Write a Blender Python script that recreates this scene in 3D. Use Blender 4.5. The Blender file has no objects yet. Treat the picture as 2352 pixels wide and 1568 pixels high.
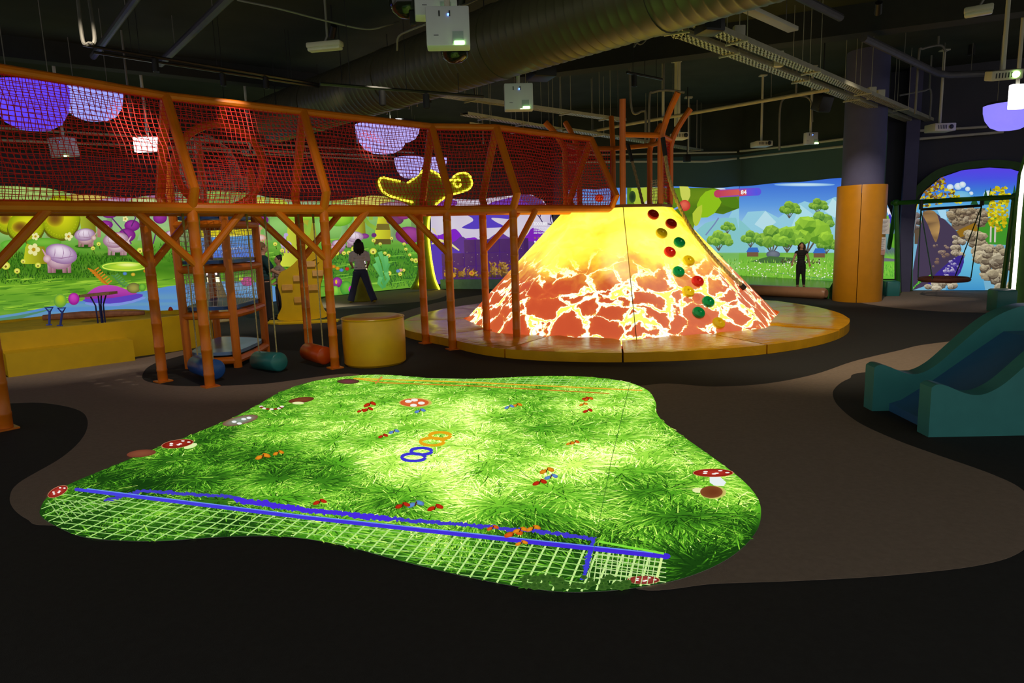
import bpy, bmesh, math, random
from mathutils import Vector, Matrix, noise, geometry
random.seed(7)
PI = math.pi
scene = bpy.context.scene
COL = scene.collection

# ------------------------------------------------------------------ camera
FPX, TH, PH = 1540.0, math.radians(9.1), math.radians(1.8)
CAM = Vector((0, 0, 1.68))
FW = Vector((0, math.cos(TH), -math.sin(TH)))
R0, U0 = Vector((1, 0, 0)), Vector((0, math.sin(TH), math.cos(TH)))
RT = R0 * math.cos(PH) - U0 * math.sin(PH)
UP = U0 * math.cos(PH) + R0 * math.sin(PH)
cd = bpy.data.cameras.new('camera')
cd.sensor_width = 36.0
cd.lens = FPX / 2352.0 * 36.0
cd.clip_end = 200
cam = bpy.data.objects.new('camera', cd)
COL.objects.link(cam)
cam.matrix_world = Matrix(((RT.x, UP.x, -FW.x, CAM.x), (RT.y, UP.y, -FW.y, CAM.y),
                           (RT.z, UP.z, -FW.z, CAM.z), (0, 0, 0, 1)))
scene.camera = cam

# ------------------------------------------------------------------ world, exposure
w = bpy.data.worlds.new('world')
scene.world = w
w.use_nodes = True
w.node_tree.nodes['Background'].inputs[0].default_value = (1.0, 0.97, 0.90, 1)
w.node_tree.nodes['Background'].inputs[1].default_value = 0.50
vs = scene.view_settings
vs.view_transform = 'Standard'
vs.look = 'None'
vs.exposure = 0.0
vs.gamma = 1.0
vs.use_curve_mapping = False

# ------------------------------------------------------------------ pixel -> world
def ray(x, y):
    return FW * FPX + RT * (x - 1176) - UP * (y - 784)
def Z(x, y, z=0.0):                      # on a horizontal plane
    v = ray(x, y)
    return CAM + v * ((z - CAM.z) / v.z)
def D(x, y, dist):                       # at a distance straight ahead
    v = ray(x, y)
    return CAM + v * (dist / v.y)
def W(x, y, a, b, off=0.0):              # on the vertical wall plane through ground points a, b
    n = Vector((b.y - a.y, a.x - b.x, 0)).normalized()
    if n.dot(CAM - a) < 0: n = -n
    v = ray(x, y)
    return CAM + v * ((n.dot(a - CAM) + off) / n.dot(v))

# ------------------------------------------------------------------ colour, materials
def lin(c):
    return tuple((v / 255 / 12.92) if v / 255 <= 0.04045 else ((v / 255 + 0.055) / 1.055) ** 2.4 for v in c[:3])
MATS = {}
def mat(name, rgb, rough=0.6, metal=0.0, var=0.12, scale=6.0, bump=0.0, spec=0.5, emit=None, estr=0.0, coat=0.0):
    if name in MATS: return MATS[name]
    m = bpy.data.materials.new(name); m.use_nodes = True
    nt = m.node_tree; b = nt.nodes['Principled BSDF']
    c = lin(rgb)
    tc = nt.nodes.new('ShaderNodeTexCoord')
    nz = nt.nodes.new('ShaderNodeTexNoise'); nz.inputs['Scale'].default_value = scale; nz.inputs['Detail'].default_value = 4
    nt.links.new(tc.outputs['Object'], nz.inputs['Vector'])
    rp = nt.nodes.new('ShaderNodeValToRGB')
    rp.color_ramp.elements[0].position = 0.3; rp.color_ramp.elements[1].position = 0.7
    rp.color_ramp.elements[0].color = (*[v * (1 - var) for v in c], 1)
    rp.color_ramp.elements[1].color = (*[min(1, v * (1 + var)) for v in c], 1)
    nt.links.new(nz.outputs['Fac'], rp.inputs['Fac'])
    nt.links.new(rp.outputs['Color'], b.inputs['Base Color'])
    b.inputs['Roughness'].default_value = rough
    b.inputs['Metallic'].default_value = metal
    b.inputs['Specular IOR Level'].default_value = spec
    b.inputs['Coat Weight'].default_value = coat
    if bump:
        n2 = nt.nodes.new('ShaderNodeTexNoise'); n2.inputs['Scale'].default_value = scale * 9
        nt.links.new(tc.outputs['Object'], n2.inputs['Vector'])
        bp = nt.nodes.new('ShaderNodeBump'); bp.inputs['Strength'].default_value = bump; bp.inputs['Distance'].default_value = 0.02
        nt.links.new(n2.outputs['Fac'], bp.inputs['Height']); nt.links.new(bp.outputs['Normal'], b.inputs['Normal'])
    if emit:
        b.inputs['Emission Color'].default_value = (*lin(emit), 1)
        b.inputs['Emission Strength'].default_value = estr
    MATS[name] = m
    return m
def pic_mat(name, strength=1.0):
    m = bpy.data.materials.new(name); m.use_nodes = True
    nt = m.node_tree; nt.nodes.clear()
    a = nt.nodes.new('ShaderNodeAttribute'); a.attribute_name = 'Col'
    e = nt.nodes.new('ShaderNodeEmission'); e.inputs['Strength'].default_value = strength
    o = nt.nodes.new('ShaderNodeOutputMaterial')
    nt.links.new(a.outputs['Color'], e.inputs['Color']); nt.links.new(e.outputs['Emission'], o.inputs['Surface'])
    return m
ORANGE = mat('orange_painted_wrap', (226, 118, 8), 0.38, var=0.08, bump=0.05)
RED_NET = mat('red_net_rope', (226, 30, 16), 0.6, var=0.15, scale=20)
WHITE_NET = mat('pale_net_rope', (232, 226, 220), 0.7, scale=20)
YELLOW_V = mat('yellow_vinyl', (228, 172, 12), 0.32, var=0.06, bump=0.04)
MAT_V = mat('gold_mat_vinyl', (236, 172, 14), 0.22, var=0.10, scale=3, spec=0.55)
def wrinkle(m, sc=(1.2, 5.0, 1), strength=.22):
    nt = m.node_tree; tc = nt.nodes.new('ShaderNodeTexCoord'); mp = nt.nodes.new('ShaderNodeMapping'); mp.inputs['Scale'].default_value = sc; mp.inputs['Rotation'].default_value = (0, 0, .5)
    n = nt.nodes.new('ShaderNodeTexNoise'); n.inputs['Scale'].default_value = 1.6; n.inputs['Detail'].default_value = 3; n.inputs['Distortion'].default_value = 1.2
    b = nt.nodes.new('ShaderNodeBump'); b.inputs['Strength'].default_value = strength; b.inputs['Distance'].default_value = .05
    nt.links.new(tc.outputs['Object'], mp.inputs['Vector']); nt.links.new(mp.outputs['Vector'], n.inputs['Vector']); nt.links.new(n.outputs['Fac'], b.inputs['Height']); nt.links.new(b.outputs['Normal'], nt.nodes['Principled BSDF'].inputs['Normal'])
wrinkle(MAT_V)
YELLOW_W = mat('yellow_board', (224, 186, 2), 0.5, var=0.05)
BLUE_V = mat('blue_vinyl', (40, 88, 170), 0.35)
TEAL_V = mat('teal_vinyl', (44, 124, 124), 0.36, var=0.06)
TEAL_L = mat('slide_teal_vinyl', (66, 148, 148), 0.36, var=0.06)
SLIDE_B = mat('slide_blue_vinyl', (60, 112, 166), 0.36, var=0.06)
DARK_FLOOR = mat('dark_rubber_floor', (47, 47, 47), 0.85, var=0.10, scale=30, bump=0.25, spec=0.25)
TAUPE_FLOOR = mat('taupe_rubber_floor', (148, 131, 117), 0.85, var=0.08, scale=30, bump=0.25, spec=0.25)
CEIL_M = mat('black_ceiling', (62, 68, 58), 0.9, var=0.15, scale=1.5, spec=0.2)
BLACK_M = mat('black_metal', (28, 28, 27), 0.5, var=0.1)
DUCT_M = mat('dark_duct_metal', (92, 88, 66), 0.42, metal=0.3, var=0.12, scale=2)
PIPE_M = mat('grey_pipe_paint', (128, 126, 118), 0.5, metal=0.2)
DPIPE_M = mat('dark_pipe_paint', (82, 80, 84), 0.5, metal=0.2)
TRAY_M = mat('zinc_tray', (196, 192, 164), 0.4, metal=0.35)
WHITE_P = mat('white_plastic', (222, 226, 226), 0.4, var=0.03)
CREAM_P = mat('cream_plastic', (214, 210, 186), 0.45, var=0.03)
WALL_T = mat('dark_teal_wall', (84, 112, 106), 0.85, var=0.06, scale=1.2, spec=0.2)
WALL_G = mat('dark_grey_wall', (78, 78, 86), 0.85, var=0.06, scale=1.2, spec=0.2)
GREEN_P = mat('green_painted_steel', (40, 110, 24), 0.4)
GREEN_D = mat('green_arch_paint', (48, 92, 12), 0.55)
ROPE_M = mat('twisted_rope', (176, 158, 112), 0.8, var=0.3, scale=40)
SKIN_M = mat('skin', (196, 150, 124), 0.55, var=0.05)
PURPLE_C = mat('purple_column_paint', (86, 86, 122), 0.8, var=0.05)
TAN_V = mat('tan_vinyl', (176, 130, 100), 0.4, var=0.06)
def glow(name, rgb, s):
    return mat(name, rgb, 0.5, emit=rgb, estr=s)

# ------------------------------------------------------------------ mesh collector
class MB:
    def __init__(s): s.v = []; s.f = []
    def add(s, vs_, fs_):
        o = len(s.v); s.v += [Vector(p) for p in vs_]; s.f += [tuple(i + o for i in f) for f in fs_]; return s
    def box(s, c, size, M=None, bev=0.0):
        hx, hy, hz = size[0] / 2, size[1] / 2, size[2] / 2
        if bev <= 0:
            vv = [Vector((x, y, z)) for x in (-hx, hx) for y in (-hy, hy) for z in (-hz, hz)]
            ff = [(0, 1, 3, 2), (4, 6, 7, 5), (0, 4, 5, 1), (2, 3, 7, 6), (0, 2, 6, 4), (1, 5, 7, 3)]
        else:
            bm = bmesh.new(); bmesh.ops.create_cube(bm, size=1)
            for v in bm.verts: v.co = Vector((v.co.x * 2 * hx, v.co.y * 2 * hy, v.co.z * 2 * hz))
            bmesh.ops.bevel(bm, geom=bm.edges[:], offset=min(bev, hx * .95, hy * .95, hz * .95), segments=2, profile=0.5, affect='EDGES')
            bm.verts.index_update()
            vv = [v.co.copy() for v in bm.verts]; ff = [tuple(v.index for v in f.verts) for f in bm.faces]; bm.free()
        M = M or Matrix.Identity(3)
        return s.add([M @ p + Vector(c) for p in vv], ff)
    def tube(s, path, r, n=8, cap=True, closed=False):
        path = [Vector(p) for p in path]; m = len(path)
        rs = r if isinstance(r, (list, tuple)) else [r] * m
        vv, ff = [], []; nrm = None
        for i, p in enumerate(path):
            if closed: t = path[(i + 1) % m] - path[i - 1]
            else: t = path[min(i + 1, m - 1)] - path[max(i - 1, 0)]
            t.normalize()
            if nrm is None:
                nrm = t.orthogonal().normalized() if abs(t.z) > .9 else Vector((0, 0, 1)).cross(t).normalized()
            nrm = (nrm - t * nrm.dot(t)).normalized(); b = t.cross(nrm)
            for k in range(n):
                a = 2 * PI * k / n
                vv.append(p + (nrm * math.cos(a) + b * math.sin(a)) * rs[i])
        for i in range(m if closed else m - 1):
            j = (i + 1) % m
            for k in range(n):
                k2 = (k + 1) % n
                ff.append((i * n + k, i * n + k2, j * n + k2, j * n + k))
        if cap and not closed:
            ff.append(tuple(range(n - 1, -1, -1))); ff.append(tuple((m - 1) * n + k for k in range(n)))
        return s.add(vv, ff)
    def lathe(s, prof, c, n=24, M=None, a0=0.0, a1=2 * PI):
        full = abs(a1 - a0 - 2 * PI) < 1e-6; nn = n if full else n + 1
        vv, ff = [], []
        for r, z in prof:
            for k in range(nn):
                a = a0 + (a1 - a0) * k / n
                vv.append(Vector((r * math.cos(a), r * math.sin(a), z)))
        for i in range(len(prof) - 1):
            for k in range(n):
                k2 = (k + 1) % nn
                ff.append((i * nn + k, i * nn + k2, (i + 1) * nn + k2, (i + 1) * nn + k))
        if full:
            if prof[0][0] > 1e-6: ff.append(tuple(range(n - 1, -1, -1)))
            if prof[-1][0] > 1e-6: ff.append(tuple((len(prof) - 1) * nn + k for k in range(n)))
        M = M or Matrix.Identity(3)
        return s.add([M @ p + Vector(c) for p in vv], ff)
    def prism(s, poly, ex):              # planar polygon of 3D points extruded by vector ex
        poly = [Vector(p) for p in poly]; n = len(poly); ex = Vector(ex)
        tr = geometry.tessellate_polygon([poly])
        return s.add(poly + [p + ex for p in poly], [tuple(reversed(t)) for t in tr] + [tuple(i + n for i in t) for t in tr]
                     + [(i, (i + 1) % n, (i + 1) % n + n, i + n) for i in range(n)])
    def ball(s, c, r, M=None, n=12):
        rx, ry, rz = (r, r, r) if isinstance(r, (int, float)) else r
        vv, ff = [], []; M = M or Matrix.Identity(3); h = n // 2
        for i in range(h + 1):
            t = PI * i / h
            for k in range(n):
                a = 2 * PI * k / n
                vv.append(M @ Vector((rx * math.sin(t) * math.cos(a), ry * math.sin(t) * math.sin(a), rz * math.cos(t))) + Vector(c))
        for i in range(h):
            for k in range(n):
                k2 = (k + 1) % n
                ff.append((i * n + k, (i + 1) * n + k, (i + 1) * n + k2, i * n + k2))
        return s.add(vv, ff)
ORG = {}
def obj(name, mb, m, parent=None, smooth=True, origin=None, ang=35, kind=None):
    me = bpy.data.meshes.new(name)
    if origin is None:
        if parent is not None: origin = ORG[parent.name]
        else:
            xs = [p.x for p in mb.v]; ys = [p.y for p in mb.v]; zs = [p.z for p in mb.v]
            origin = Vector(((min(xs) + max(xs)) / 2, (min(ys) + max(ys)) / 2, min(zs)))
    me.from_pydata([tuple(p - origin) for p in mb.v], [], mb.f)
    bm = bmesh.new(); bm.from_mesh(me)
    bmesh.ops.recalc_face_normals(bm, faces=bm.faces[:]); bm.to_mesh(me); bm.free()
    if smooth:
        me.shade_smooth(); me.set_sharp_from_angle(angle=math.radians(ang))
    me.materials.append(m)
    o = bpy.data.objects.new(name, me); COL.objects.link(o)
    if parent is not None: o.parent = parent
    else: o.location = origin
    ORG[o.name] = Vector(origin)
    if kind: o['kind'] = kind
    return o
def tag(o, label, cat, group=None):
    o['label'] = label; o['category'] = cat
    if group: o['group'] = group
    return o
def thing(name, label, cat, loc=(0, 0, 0), group=None):
    o = bpy.data.objects.new(name, None); COL.objects.link(o)
    o.location = loc; ORG[o.name] = Vector(loc); o.empty_display_size = 0.1
    return tag(o, label, cat, group)
def struct(name, mb, m, smooth=False):
    o = obj(name, mb, m, None, smooth); o['kind'] = 'structure'; return o
def rotz(a): return Matrix.Rotation(a, 3, 'Z')
def smooth_closed(pts, k=6):
    out = []; n = len(pts)
    for i in range(n):
        p0, p1, p2, p3 = [Vector(pts[(i + j - 1) % n]) for j in range(4)]
        for q in range(k):
            t = q / k
            out.append(0.5 * ((2 * p1) + (p2 - p0) * t + (2 * p0 - 5 * p1 + 4 * p2 - p3) * t * t + (3 * p1 - p0 - 3 * p2 + p3) * t ** 3))
    return out
def smooth_open(pts, k=6):
    P_ = [Vector(p) for p in pts]; P_ = [2 * P_[0] - P_[1]] + P_ + [2 * P_[-1] - P_[-2]]; out = []
    for i in range(1, len(P_) - 2):
        p0, p1, p2, p3 = P_[i - 1:i + 3]
        for q in range(k):
            t = q / k
            out.append(0.5 * ((2 * p1) + (p2 - p0) * t + (2 * p0 - 5 * p1 + 4 * p2 - p3) * t * t + (3 * p1 - p0 - 3 * p2 + p3) * t ** 3))
    return out + [P_[-2]]
def inside(pt, poly):
    x, y = pt[0], pt[1]; c = False; n = len(poly); j = n - 1
    for i in range(n):
        xi, yi, xj, yj = poly[i][0], poly[i][1], poly[j][0], poly[j][1]
        if (yi > y) != (yj > y) and x < (xj - xi) * (y - yi) / (yj - yi) + xi: c = not c
        j = i
    return c
def mix(a, b, t):
    t = max(0, min(1, t)); return tuple(a[i] + (b[i] - a[i]) * t for i in range(3))

# ------------------------------------------------------------------ flat pictures (projected images), drawn in pixels, laid on their surface
class Pic:
    def __init__(s, surf, eps=4e-5, clip=None):
        s.surf = surf; s.eps = eps; s.L = 1; s.v = []; s.f = []; s.c = []; s.clip = clip
    def raw(s, wpts, faces, cols):
        o = len(s.v); s.v += wpts; s.f += [tuple(i + o for i in f) for f in faces]; s.c += cols
    def add(s, pts, faces, cols):
        if s.clip: pts = [s.clip(p[0], p[1]) for p in pts]
        s.raw([s.surf(p[0], p[1], s.L * s.eps) for p in pts], faces, cols); s.L += 1
    def poly(s, pts, c, sm=0):
        if sm: pts = smooth_closed([(p[0], p[1], 0) for p in pts], sm)
        pts = [(p[0], p[1]) for p in pts]
        fs = geometry.tessellate_polygon([[Vector((p[0], p[1], 0)) for p in pts]])
        if callable(c): cols = [c(*p) for p in pts]
        elif isinstance(c, list): cols = c
        else: cols = [c] * len(pts)
        s.add(pts, fs, cols)
    def ell(s, cx, cy, rx, ry, c0, c1=None, rot=0, hx=0.0, hy=0.0, n=22, jag=0.0, sub=3):
        c1 = c1 or c0; pts = [(cx + hx * rx, cy + hy * ry)]; cols = [c0]; fs = []; rr = []
        js = [1 + random.uniform(-jag, jag) for _ in range(n)]
        for q in range(1, sub + 1):
            t = q / sub
            for k in range(n):
                a = 2 * PI * k / n; ex, ey = rx * math.cos(a) * js[k], ry * math.sin(a) * js[k]
                x = ex * math.cos(rot) - ey * math.sin(rot); y = ex * math.sin(rot) + ey * math.cos(rot)
                pts.append((cx + hx * rx * (1 - t) + x * t, cy + hy * ry * (1 - t) + y * t)); cols.append(mix(c0, c1, t * t))
        for k in range(n):
            k2 = (k + 1) % n; fs.append((0, 1 + k, 1 + k2))
            for q in range(sub - 1):
                a_, b_ = 1 + q * n, 1 + (q + 1) * n; fs.append((a_ + k, b_ + k, b_ + k2, a_ + k2))
        s.add(pts, fs, cols)
    def facet(s, cx, cy, rx, ry, c, n=8, lo=None, hi=None):
        a0 = random.random(); out = [(cx + rx * math.cos(a0 + 2 * PI * k / n) * random.uniform(.92, 1.04), cy + ry * math.sin(a0 + 2 * PI * k / n) * random.uniform(.92, 1.04)) for k in range(n)]
        m = n // 2 + 1; inn = [(cx + rx * .5 * math.cos(a0 + .3 + 2 * PI * k / m) - rx * .08, cy + ry * .5 * math.sin(a0 + .3 + 2 * PI * k / m) - ry * .12) for k in range(m)]
        pv = [Vector(p) for p in out + inn]; tr = geometry.delaunay_2d_cdt(pv, [], [], 0, 1e-4); V_ = tr[0]; pts, fs, cc = [], [], []
        for f in tr[2]:
            q = [V_[i] for i in f]; gx = sum(p.x for p in q) / 3; gy = sum(p.y for p in q) / 3
            t = .55 - .5 * (gy - cy) / ry - .12 * (gx - cx) / rx + random.uniform(-.16, .16)
            o = len(pts); pts += [(p.x, p.y) for p in q]; cc += [mix(lo or mix(c, (20, 64, 30), .5), hi or mix(c, (214, 246, 90), .55), t)] * 3; fs.append((o, o + 1, o + 2))
        s.add(pts, fs, cc)
    def line(s, pts, wd, c, c2=None):
        n = len(pts); P_ = [Vector((p[0], p[1])) for p in pts]; vv = []; cc = []
        ws = wd if isinstance(wd, (list, tuple)) else [wd] * n
        for i in range(n):
            t = (P_[min(i + 1, n - 1)] - P_[max(i - 1, 0)])
            t = t.normalized() if t.length > 1e-6 else Vector((1, 0)); q = Vector((-t.y, t.x)) * ws[i] / 2
            vv += [P_[i] + q, P_[i] - q]; cc += [mix(c, c2 or c, i / max(1, n - 1))] * 2
        s.add(vv, [(2 * i, 2 * i + 2, 2 * i + 3, 2 * i + 1) for i in range(n - 1)], cc)
    def field(s, xs, top, bot, ny, fn):
        pts, cols, fs = [], [], []
        for x in xs:
            y0, y1 = top(x), bot(x)
            for j in range(ny + 1):
                y = y0 + (y1 - y0) * j / ny; pts.append((x, y)); cols.append(fn(x, y))
        for i in range(len(xs) - 1):
            for j in range(ny):
                a_ = i * (ny + 1) + j; fs.append((a_, a_ + 1, a_ + ny + 2, a_ + ny + 1))
        s.add(pts, fs, cols)
    def blades(s, poly, n, l0, l1, cols, wd=2.0, lean=0.5):
        xs = [p[0] for p in poly]; ys = [p[1] for p in poly]
        per = max(1, n // 12); k = 0; pts, fs, cc = [], [], []
        while k < n:
            x, y = random.uniform(min(xs), max(xs)), random.uniform(min(ys), max(ys)); k += 1
            if inside((x, y), poly):
                l = random.uniform(l0, l1); dx = random.uniform(-lean, lean) * l; c = random.choice(cols); c = mix(c, (255, 255, 255), random.uniform(-.05, .08))
                i = len(pts); pts += [(x - wd / 2, y), (x + wd / 2, y), (x + dx, y - l)]; cc += [mix(c, (0, 0, 0), .15)] * 2 + [c]; fs.append((i, i + 1, i + 2))
            if k % per == 0 and pts: s.add(pts, fs, cc); pts, fs, cc = [], [], []
        if pts: s.add(pts, fs, cc)
    def text(s, string, x, y, h, c, slope=0.0, bold=0.0, sx=1.0, width=None):
        cu = bpy.data.curves.new('glyphs', 'FONT'); cu.body = string; cu.size = 1; cu.offset = bold
        o = bpy.data.objects.new('glyphs', cu); COL.objects.link(o)
        dg = bpy.context.evaluated_depsgraph_get(); me = bpy.data.meshes.new_from_object(o.evaluated_get(dg))
        k = h / 0.72
        if width: sx = width / (max(v.co.x for v in me.vertices) * k)
        pts = [(x + v.co.x * k * sx, y - v.co.y * k + slope * v.co.x * k * sx) for v in me.vertices]
        s.add(pts, [tuple(p.vertices) for p in me.polygons], [c] * len(pts))
        bpy.data.objects.remove(o); bpy.data.curves.remove(cu); bpy.data.meshes.remove(me)
    def build(s, name, m, parent=None, origin=None):
        me = bpy.data.meshes.new(name); origin = origin or (ORG[parent.name] if parent else s.v[0])
        me.from_pydata([tuple(p - origin) for p in s.v], [], s.f)
        at = me.color_attributes.new('Col', 'FLOAT_COLOR', 'POINT')
        buf = []
        for c in s.c: buf += [*lin([max(0, min(420, q)) for q in c]), 1.0]
        at.data.foreach_set('color', buf)
        me.materials.append(m)
        o = bpy.data.objects.new(name, me); COL.objects.link(o)
        if parent: o.parent = parent
        else: o.location = origin
        ORG[o.name] = Vector(origin)
        return o
def nz(x, y, s, seed=0.0): return noise.noise(Vector((x * s, y * s, seed)))

# ------------------------------------------------------------------ the room
CEIL = 5.2
fl = MB().prism([(-16, -3, 0), (20, -3, 0), (20, 26, 0), (-16, 26, 0)], (0, 0, -0.15))
floor = struct('floor', fl, DARK_FLOOR)
cl = MB().prism([(-16, -1, CEIL), (20, -1, CEIL), (20, 26, CEIL), (-16, 26, CEIL)], (0, 0, 0.2))
ceiling = struct('ceiling', cl, CEIL_M)
INLAYS = [
    [(-300, 935), (-300, 905), (0, 868), (300, 826), (430, 804), (432, 812), (352, 836), (327, 862), (345, 878), (430, 887), (600, 882), (835, 864), (700, 1000),
     (300, 1190), (105, 1206), (62, 1192), (31, 1168), (23, 1140), (45, 1108), (140, 1052), (190, 1005), (201, 965), (176, 940), (95, 925), (0, 927)],
    [(1390, 930), (1500, 883), (1640, 888), (1760, 881), (1870, 860), (1960, 830), (2060, 806), (2150, 788), (2420, 765), (2420, 836), (2010, 853), (1950, 870), (1921, 888),
     (1913, 907), (1927, 934), (1975, 972), (2060, 1011), (2150, 1044), (2280, 1090), (2352, 1128), (2395, 1190), (2352, 1262), (2250, 1298), (2050, 1321), (1850, 1333), (1650, 1340), (1450, 1347), (1400, 1200)],
    [(768, 750), (800, 741), (900, 722), (1000, 696), (1080, 681), (1150, 672), (1170, 680), (1120, 700), (1010, 722), (950, 748), (930, 766), (830, 762), (780, 757)],
    [(742, 707), (820, 702), (900, 698), (985, 690), (1022, 680), (1030, 670), (1010, 664), (960, 662), (850, 672), (745, 684)],
    [(438, 790), (470, 776), (530, 771), (580, 774), (600, 784), (570, 797), (510, 803), (455, 800)],
    [(1965, 690), (2010, 701), (2100, 711), (2220, 717), (2400, 715), (2420, 668), (2200, 664), (2060, 664), (1990, 672)],
]
for i, pl in enumerate(INLAYS):
    pts = smooth_closed([(p[0], p[1], 0) for p in pl], 8)
    g = [Z(p.x, p.y, 0.0) for p in pts]
    for q in g: q.z = 0.0005
    obj('floor_inlay', MB().prism(g, (0, 0, 0.002)), TAUPE_FLOOR, floor, smooth=False)

LWa, LWb = Z(946, 661), Z(757, 680)
lu = (LWa - LWb).normalized()
LW0, LW1 = LWb - lu * 15, LWa + lu * 0.75
PW1 = Vector((1.50, LW1.y - 0.3, 0))
RWC, RWr = Z(1697, 632, .25), Z(1917, 645, .25)
RWC.z = RWr.z = 0
ru = (RWr - RWC).normalized(); RW2 = RWr + ru * 1.1
RW0 = D(1288, 600, 20.4); RW0.z = 0
AWa, AWb = Z(2095, 667), Z(2320, 668)
au = (AWb - AWa).normalized(); AW0, AW1 = AWa - au * 1.9, AWa + au * 9
def wall(name, a, b, m, h=CEIL, t=0.2):
    n = Vector((b.y - a.y, a.x - b.x, 0)).normalized()
    if n.dot(CAM - a) > 0: n = -n
    return struct(name, MB().prism([a, b, b + n * t, a + n * t], (0, 0, h)), m)
WH = 3.75
WALLS = [('wall_left', LW0, LW1, WALL_G), ('wall_back', LW1, PW1, WALL_G), ('wall_back_return', PW1, RW0, WALL_G), ('wall_right_back', RW0, RWC, WALL_T), ('wall_right', RWC, RW2, WALL_T), ('wall_column_return', RW2, AW0, WALL_T)]
for nm, p, q, m_ in WALLS:
    wall(nm, p, q, m_, WH)
    up_ = wall(nm + '_upper', p, q, CEIL_M, CEIL - WH + .05); up_.location.z = WH
wall('wall_far_right', AW0, AW1, WALL_G)

def screen(name, label, a, b, xs, top, bot, thick=0.03):
    """thin board on the wall with the outline of the projected picture"""
    out = [(x, top(x)) for x in xs] + [(x, bot(x)) for x in reversed(xs)]
    n = Vector((b.y - a.y, a.x - b.x, 0)).normalized()
    if n.dot(CAM - a) < 0: n = -n
    pts = [W(x, y, a, b, 0) + n * 0.002 for x, y in out]
    o = obj(name, MB().prism(pts, n * thick), mat('screen_white', (200, 200, 200), 0.9), None, smooth=False)
    tag(o, label, 'screen')
    return o, (lambda x, y, l: W(x, y, a, b, 0) + n * (0.002 + thick + 0.001 + l))
def frange(a, b, st):
    n = max(1, int(round((b - a) / st))); return [a + (b - a) * i / n for i in range(n + 1)]
def ramp(y, stops):
    if y <= stops[0][0]: return stops[0][1]
    for (y0, c0), (y1, c1) in zip(stops, stops[1:]):
        if y <= y1: return mix(c0, c1, (y - y0) / (y1 - y0))
    return stops[-1][1]
def interp(pts):
    def f(x):
        if x <= pts[0][0]: return pts[0][1]
        for (x0, y0), (x1, y1) in zip(pts, pts[1:]):
            if x <= x1:
                t = (x - x0) / (x1 - x0); t = t * t * (3 - 2 * t); return y0 + (y1 - y0) * t
        return pts[-1][1]
    return f

# ---- forest picture on the left wall
ftop = interp([(-260, 425), (0, 426), (90, 431), (190, 447), (290, 455), (350, 449), (430, 440), (500, 438), (560, 442), (630, 455), (700, 462), (760, 461), (860, 449), (930, 457), (972, 468)])
fbot = lambda x: 680 - (x - 757) * 0.1005 - 1
fx = frange(-260, 958, 8)
scr, surf = screen('projection_screen', 'long forest picture with mushrooms and animals projected along the left wall', LWa, LWb, fx, ftop, fbot)
P = Pic(surf, eps=3e-5, clip=lambda x, y: (min(x, 958), min(max(y, ftop(x)), fbot(x))))
GS = [(425, (128, 150, 100)), (470, (148, 182, 140)), (520, (150, 195, 130)), (560, (104, 168, 60)), (590, (72, 136, 30)), (625, (60, 118, 24)), (655, (112, 170, 40)), (700, (98, 156, 46)), (760, (90, 146, 50))]
def fcol(x, y):
    c = ramp(y + 14 * nz(x, y, .012), GS)
    if x > 720: c = mix(c, (84, 158, 60), .35)
    return mix(c, (210, 235, 90), .28 * nz(x * .35, y * 1.6, .05, 3) + .04)
P.field(fx, ftop, fbot, 46, fcol)
# hills, far trees
for cx, cy, rx, ry, c in [(60, 445, 90, 26, (150, 190, 90)), (215, 462, 70, 22, (190, 160, 60)), (330, 462, 95, 18, (150, 90, 150)), (500, 452, 75, 18, (118, 170, 60)), (600, 470, 60, 18, (196, 210, 60)), (850, 468, 90, 22, (200, 190, 70)), (930, 470, 40, 16, (150, 90, 120))]:
    P.ell(cx, cy, rx, ry, mix(c, (255, 255, 200), .2), mix(c, (30, 50, 20), .15), hy=-.3)
for cx, cy, r in [(560, 545, 34), (640, 520, 30), (760, 520, 34), (930, 505, 30)]:
    P.ell(cx, cy, r * 1.5, r * .8, (150, 205, 110), (118, 176, 84), hy=-.3)
# grass bands
DG = [(48, 104, 18), (62, 122, 24), (36, 86, 16), (86, 146, 34)]
P.blades([(-100, 655), (-100, 585), (120, 580), (280, 592), (330, 610), (300, 625), (120, 650)], 2200, 5, 14, DG, 2.6)
P.blades([(330, 570), (440, 552), (440, 605), (330, 600)], 260, 5, 10, DG, 2)
P.blades([(600, 600), (660, 575), (700, 590), (680, 640), (600, 640)], 300, 4, 10, DG, 2)
P.blades([(755, 585), (960, 570), (958, 655), (900, 665), (860, 640), (760, 640)], 900, 4, 9, [(48, 110, 36), (66, 140, 40), (40, 92, 40)], 2)
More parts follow.
